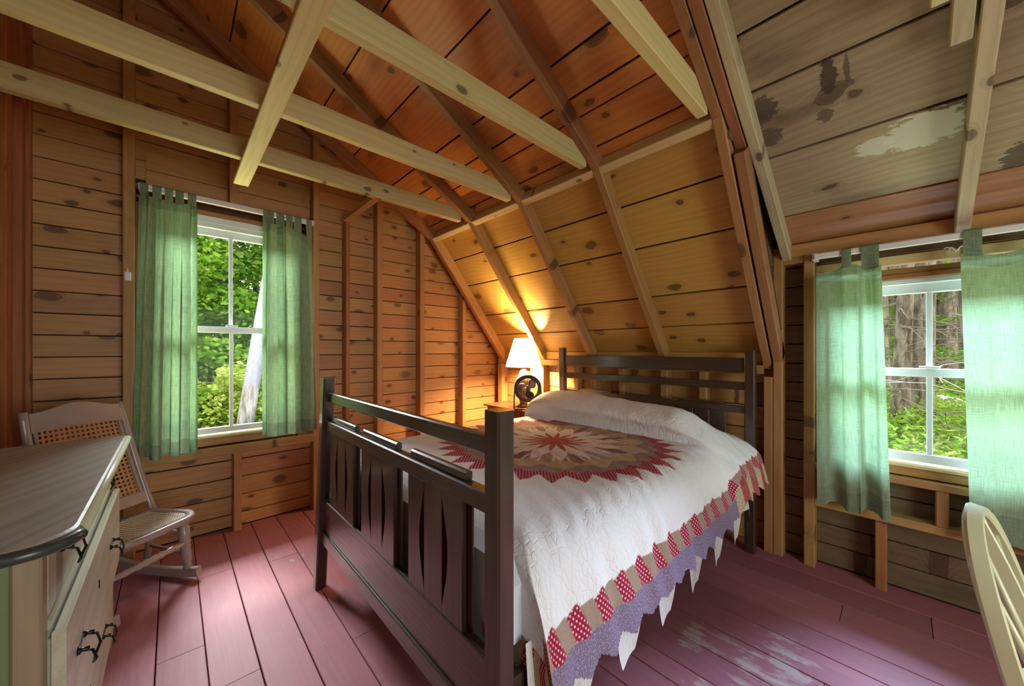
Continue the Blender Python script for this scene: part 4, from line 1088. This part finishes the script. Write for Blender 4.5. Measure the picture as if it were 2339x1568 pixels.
for i in range(48):
    for j in range(8): fs.append((i * 8 + j, i * 8 + (j + 1) % 8, i * 8 + 8 + (j + 1) % 8, i * 8 + 8 + j))
fs += [tuple(range(8)), tuple(range(48 * 8, 49 * 8))]
link('bow', fixn(mesh('bow', vs, fs)), 'cream_paint', wc, smooth=False)
for k, t in enumerate((-.50, -.22, 0.0, .22, .50)):
    top = hoop(t) - V((0, 0, .006)); bot = V((1.455 + .22 * t, -.215 - .02, .445))
    if k == 2:
        vs, fs = sweep([top + (bot - top) * q for q in np.linspace(0, 1, 12)], lambda q: rect(.006, .013 + .012 * math.sin(math.pi * q), .003), up=V((0, 1, .2)))
        link('splat', fixn(mesh('splat', vs, fs)), 'cream_paint', wc)
    else: tube('spindle', wc, [top, (top + bot) / 2, bot], lambda q: .0065 + .002 * math.sin(math.pi * q), 'cream_paint', 8)
so = []; n = 28
for z, sc in ((.412, .93), (.42, 1), (.438, 1), (.446, .96)):
    for k in range(n):
        a = 2 * math.pi * k / n; ca, sa = math.cos(a), math.sin(a)
        so.append((1.46 + .215 * sc * math.copysign(abs(ca) ** .7, ca), -.395 + .205 * sc * math.copysign(abs(sa) ** .7, sa), z))
fs = [(i * n + j, i * n + (j + 1) % n, (i + 1) * n + (j + 1) % n, (i + 1) * n + j) for i in range(3) for j in range(n)] + [tuple(range(n)), tuple(range(3 * n, 4 * n))]
link('seat', fixn(mesh('seat', so, fs)), 'cream_paint', wc)
for sx in (-1, 1):
    for sy in (-1, 1):
        turned('leg', wc, (1.46 + sx * .20, -.395 + sy * .20, 0), (1.46 + sx * .14, -.395 + sy * .13, .42), [(0, .012), (.2, .016), (.5, .019), (.55, .014), (.6, .019), (1, .014)], 'cream_paint', 12)
    tube('side_stretcher', wc, [(1.46 + sx * .18, -.395 - .175, .14), (1.46 + sx * .18, -.395 + .175, .14)], .010, 'cream_paint', 8)

# ------------------------------------------------------------------ outdoors
gnd_n = 46
def gz(x, y):
    n_ = .05 * math.sin(x * 1.3 + y) + .04 * math.sin(y * 2.1 - x * .7)
    gx = min(.28, -.55 + .24 * (x - 4.2)) if x > 3.2 else -.9
    gy = min(.6, -.95 + .17 * (y - 4.4)) if y > 3.7 else -.95
    return max(gx if y < 4.5 else gx - .25 * (y - 4.5), gy) + n_
gvs = [(-14 + 48 * i / (gnd_n - 1), -16 + 50 * j / (gnd_n - 1)) for j in range(gnd_n) for i in range(gnd_n)]
def houseflat(x, y): return -1.6 if (-2.6 < x < 3.3 and -3 < y < 3.8) else gz(x, y)
ground = link('ground', mesh('ground', [(x, y, houseflat(x, y)) for x, y in gvs], [(j * gnd_n + i, j * gnd_n + i + 1, (j + 1) * gnd_n + i + 1, (j + 1) * gnd_n + i) for j in range(gnd_n - 1) for i in range(gnd_n - 1)]), 'ground', smooth=True)
setp(ground, 'mossy forest floor rising outside the windows', 'ground', kind='structure')
def leaves_mesh(name, pts, size, rs, up=0.4, aspect=.6):
    n = len(pts); pts = np.asarray(pts)
    d = rs.normal(size=(n, 3)); d[:, 2] *= up; d /= np.linalg.norm(d, axis=1)[:, None] + 1e-9
    e = rs.normal(size=(n, 3)); e -= (e * d).sum(1)[:, None] * d; e /= np.linalg.norm(e, axis=1)[:, None] + 1e-9
    sz = size * rs.uniform(.6, 1.3, n)[:, None]
    a = pts - d * sz; b = pts + e * sz * aspect; c = pts + d * sz; f = pts - e * sz * aspect
    vs = np.stack([a, b, c, f], 1).reshape(-1, 3)
    me = bpy.data.meshes.new(name); me.vertices.add(4 * n); me.vertices.foreach_set('co', vs.astype(np.float32).ravel())
    me.loops.add(4 * n); me.loops.foreach_set('vertex_index', np.arange(4 * n, dtype=np.int32)); me.polygons.add(n)
    me.polygons.foreach_set('loop_start', np.arange(0, 4 * n, 4, dtype=np.int32)); me.update(calc_edges=True); me.validate(); return me
def blob_pts(rs, centers, rad, n, flat=.6):
    centers = np.asarray(centers); k = rs.integers(0, len(centers), n)
    v = rs.normal(size=(n, 3)); v /= np.linalg.norm(v, axis=1)[:, None]; v *= (rs.uniform(0, 1, n) ** .45)[:, None]
    v[:, 2] *= flat; return centers[k] + v * np.asarray(rad)[k][:, None]
def wobble_path(p0, p1, n, amp, rs):
    p0, p1 = np.array(p0, float), np.array(p1, float); ph = rs.uniform(0, 6, 2)
    return [tuple(p0 + (p1 - p0) * t + np.array([amp * math.sin(3 * t + ph[0]) - amp * math.sin(ph[0]), amp * math.sin(2.3 * t + ph[1]) - amp * math.sin(ph[1]), 0])) for t in np.linspace(0, 1, n)]
def trunk(par, p0, p1, r0, r1, mat, rs, k=14, name='trunk', amp=.08):
    n = 26; path = wobble_path((0, 0, 0), V(p1) - V(p0), n, amp, rs)
    ang = rs.uniform(0, 6, 3)
    def pr(t):
        r = r0 + (r1 - r0) * t; r *= 1 + .45 * math.exp(-t * 16)
        return [(r * (1 + .07 * math.sin(3 * a + ang[0]) + .04 * math.sin(7 * a + ang[1] + 9 * t)) * math.cos(a), r * (1 + .07 * math.sin(3 * a + ang[0])) * math.sin(a)) for a in [2 * math.pi * j / k for j in range(k)]]
    vs, fs = sweep(path, pr, up=V((0, 1, 0)))
    return link(name, fixn(mesh(name, vs, fs)), mat, par, Matrix.Translation(p0), True)
def twigs(par, base_fn, count, rs, length, mat, droop=.1, name='branches', r0=.012):
    vs, fs = [], []
    for _ in range(count):
        p = V(base_fn(rs)); a = rs.uniform(0, 2 * math.pi); L = length * rs.uniform(.4, 1.2)
        d = V((math.cos(a), math.sin(a), rs.uniform(-.25, .35))).normalized(); path = [p]
        for i in range(5):
            d = (d + V((rs.normal() * .22, rs.normal() * .22, rs.normal() * .18 - droop))).normalized(); path.append(path[-1] + d * L / 5)
            if i in (1, 3):
                q = [path[-1]]; e = (d + V((rs.normal() * .7, rs.normal() * .7, rs.normal() * .4))).normalized()
                for _k in range(3): q.append(q[-1] + e * L / 7); e = (e + V((rs.normal() * .2, rs.normal() * .2, rs.normal() * .2))).normalized()
                v_, f_ = sweep(q, lambda t: circ(r0 * .45 * (1 - .7 * t), 4)); b = len(vs); vs += v_; fs += [tuple(j + b for j in f) for f in f_]
        v_, f_ = sweep(path, lambda t: circ(r0 * (1 - .75 * t), 5)); b = len(vs); vs += v_; fs += [tuple(j + b for j in f) for f in f_]
    return link(name, mesh(name, vs, fs), mat, par)
# through the gable window: the leaning pale tree and the leafy trees behind it
rs = np.random.default_rng(5)
b0 = V((0.63, 6.9, -1.2))
pt = empty('leaning_tree', b0, label='leaning pale-barked tree just outside the left window', cat='tree')
trunk(pt, (0.63, 6.9, -1.3), (1.46, 6.95, 5.0), .112, .085, 'birch', rs, amp=.015)
cs = [(1.9 + rs.normal() * .6, 7.3 + rs.normal() * .4, 4.2 + rs.normal() * .5) for _ in range(10)]
link('foliage', leaves_mesh('foliage', blob_pts(rs, cs, [.7] * 10, 2500), .055, rs), 'leaf', pt)
LT = [((-0.35, 8.7), 5.4, 'leaf', 'broad green maple at the left behind the leaning tree'), ((0.75, 9.3), 6.2, 'leaf', 'tall green maple directly behind the leaning tree'),
      ((2.0, 9.2), 5.6, 'leaf', 'green maple to the right of the leaning tree'), ((0.30, 7.9), 1.3, 'leaf_yellow', 'low yellow-green sapling left of the leaning trunk'), ((1.25, 7.7), 1.0, 'leaf_yellow', 'low yellow-green bush right of the leaning trunk'),
      ((0.2, 11.6), 7.0, 'leaf', 'tallest maple at the back left of the gable window view'), ((1.7, 11.9), 7.0, 'leaf', 'maple at the back right of the gable window view')]
for (x, y), h, lm, lb in LT:
    z0 = gz(x, y); tr = empty('leafy_tree' if h > 2 else 'leafy_bush', (x, y, z0), label=lb, cat='tree' if h > 2 else 'bush')
    trunk(tr, (x, y, z0 - .1), (x + rs.normal() * .2, y, z0 + h), .10 if h > 2 else .03, .03 if h > 2 else .012, 'bark', rs, 9)
    nb = 60 if h > 2 else 12
    cs = [(x + rs.normal() * (.75 if h > 2 else .35), y + rs.normal() * .45, z0 + (.03 + .97 * rs.uniform() ** 1.35) * h) for _ in range(nb)]
    twigs(tr, lambda r, x=x, y=y, z0=z0, h=h: (x, y, z0 + h * r.uniform(.1, .95)), 26 if h > 2 else 10, rs, 1.4 if h > 2 else .6, 'stem', .02, r0=.016 if h > 2 else .006)
    link('foliage', leaves_mesh('foliage', blob_pts(rs, cs, [.55 if h > 2 else .35] * nb, 20000 if h > 2 else 3000), .055 if h > 2 else .045, rs), lm, tr)
# low growth on the ground (uncountable)
def scatter(rs, fn, n):
    out = []
    for _ in range(n):
        x, y = fn(rs); out.append((x, y, gz(x, y) + abs(rs.normal()) * .16))
    return out
pts = scatter(rs, lambda r: (r.uniform(-3, 4), r.uniform(4.6, 10)), 9000)
o = link('undergrowth', leaves_mesh('undergrowth', pts, .05, rs), 'leaf_yellow'); setp(o, 'yellow-green undergrowth covering the slope beyond the left window', 'undergrowth', kind='stuff')
# through the dormer window: conifer trunks, ferns, rocks
CT = [((7.5, .05), .082, 'straight slim conifer trunk at the left of the dormer window view', 'bark'), ((8.0, -.155), .125, 'thick conifer trunk in the middle of the dormer window view', 'bark'),
      ((6.5, -.60), .12, 'leaning conifer trunk at the right of the dormer window view', 'bark'), ((11.5, .02), .13, 'thin far conifer between the first two trunks', 'bark'),
      ((12.0, -.62), .15, 'dark far conifer right of the window muntin', 'bark'), ((10.5, .30), .12, 'far conifer beside the left dormer curtain', 'bark'), ((14.0, -.42), .16, 'distant conifer behind the thick trunk', 'bark'), ((13.5, -.98), .16, 'distant conifer behind the leaning trunk', 'bark'), ((15.5, .25), .16, 'most distant conifer seen past the slim trunk', 'bark'), ((16, -.80), .18, 'most distant conifer seen past the boulder', 'bark')]
rs = np.random.default_rng(21)
for i, ((x, y), r, lb, mtb) in enumerate(CT):
    z0 = gz(x, y); tr = empty('conifer', (x, y, z0), label=lb, cat='tree', group=None)
    lean = .62 if i == 2 else (-.25 if i == 0 else rs.normal() * .10)
    trunk(tr, (x, y - (.1 if i == 2 else 0), z0 - .1), (x + rs.normal() * .1, y + lean, z0 + 7), r * 1.12, r * .6, mtb, rs, 12, amp=.05)
    twigs(tr, lambda q, x=x, y=y, z0=z0: (x, y, z0 + q.uniform(.3, 3.5)), 26, rs, 1.1, 'stem', .06, r0=.011)
    nbl = 8 if i < 3 else 26
    cs = [(x + rs.normal() * .5, y + rs.normal() * .5, z0 + rs.uniform(1.2 if i < 3 else .2, 5.5)) for _ in range(nbl)]
    link('foliage', leaves_mesh('foliage', blob_pts(rs, cs, [.36] * nbl, 1200 if i < 3 else 5200, .35), .045, rs, .25, .3), 'needle', tr)
pts = scatter(rs, lambda r: (r.uniform(4.2, 15), r.uniform(-2.4, 1.0)), 30000)
o = link('ferns', leaves_mesh('ferns', pts, .045, rs, .6, .35), 'fern'); setp(o, 'bright green ferns covering the ground beyond the dormer window', 'ferns', kind='stuff')
def rock(x, y, s, lb):
    bm = bmesh.new(); bmesh.ops.create_icosphere(bm, subdivisions=3, radius=1)
    for v in bm.verts:
        n_ = math.sin(3 * v.co.x + x) * .12 + math.sin(4.1 * v.co.y + y) * .12 + math.sin(5.3 * v.co.z + s * 9) * .1
        v.co = V((v.co.x * s, v.co.y * s * 1.3, v.co.z * s * .62)) * (1 + n_)
    me = bpy.data.meshes.new('rock'); bm.to_mesh(me); bm.free()
    setp(link('rock', me, 'rock', None, Matrix.Translation((x, y, gz(x, y) + s * .3))), lb, 'rock')
rock(9.6, -.36, .30, 'pale grey lichened boulder beside the thick conifer trunk'); rock(10.6, -.06, .34, 'flat grey boulder seen between the two left trunks'); rock(12.6, -.50, .30, 'small grey boulder farther back above the first boulder')
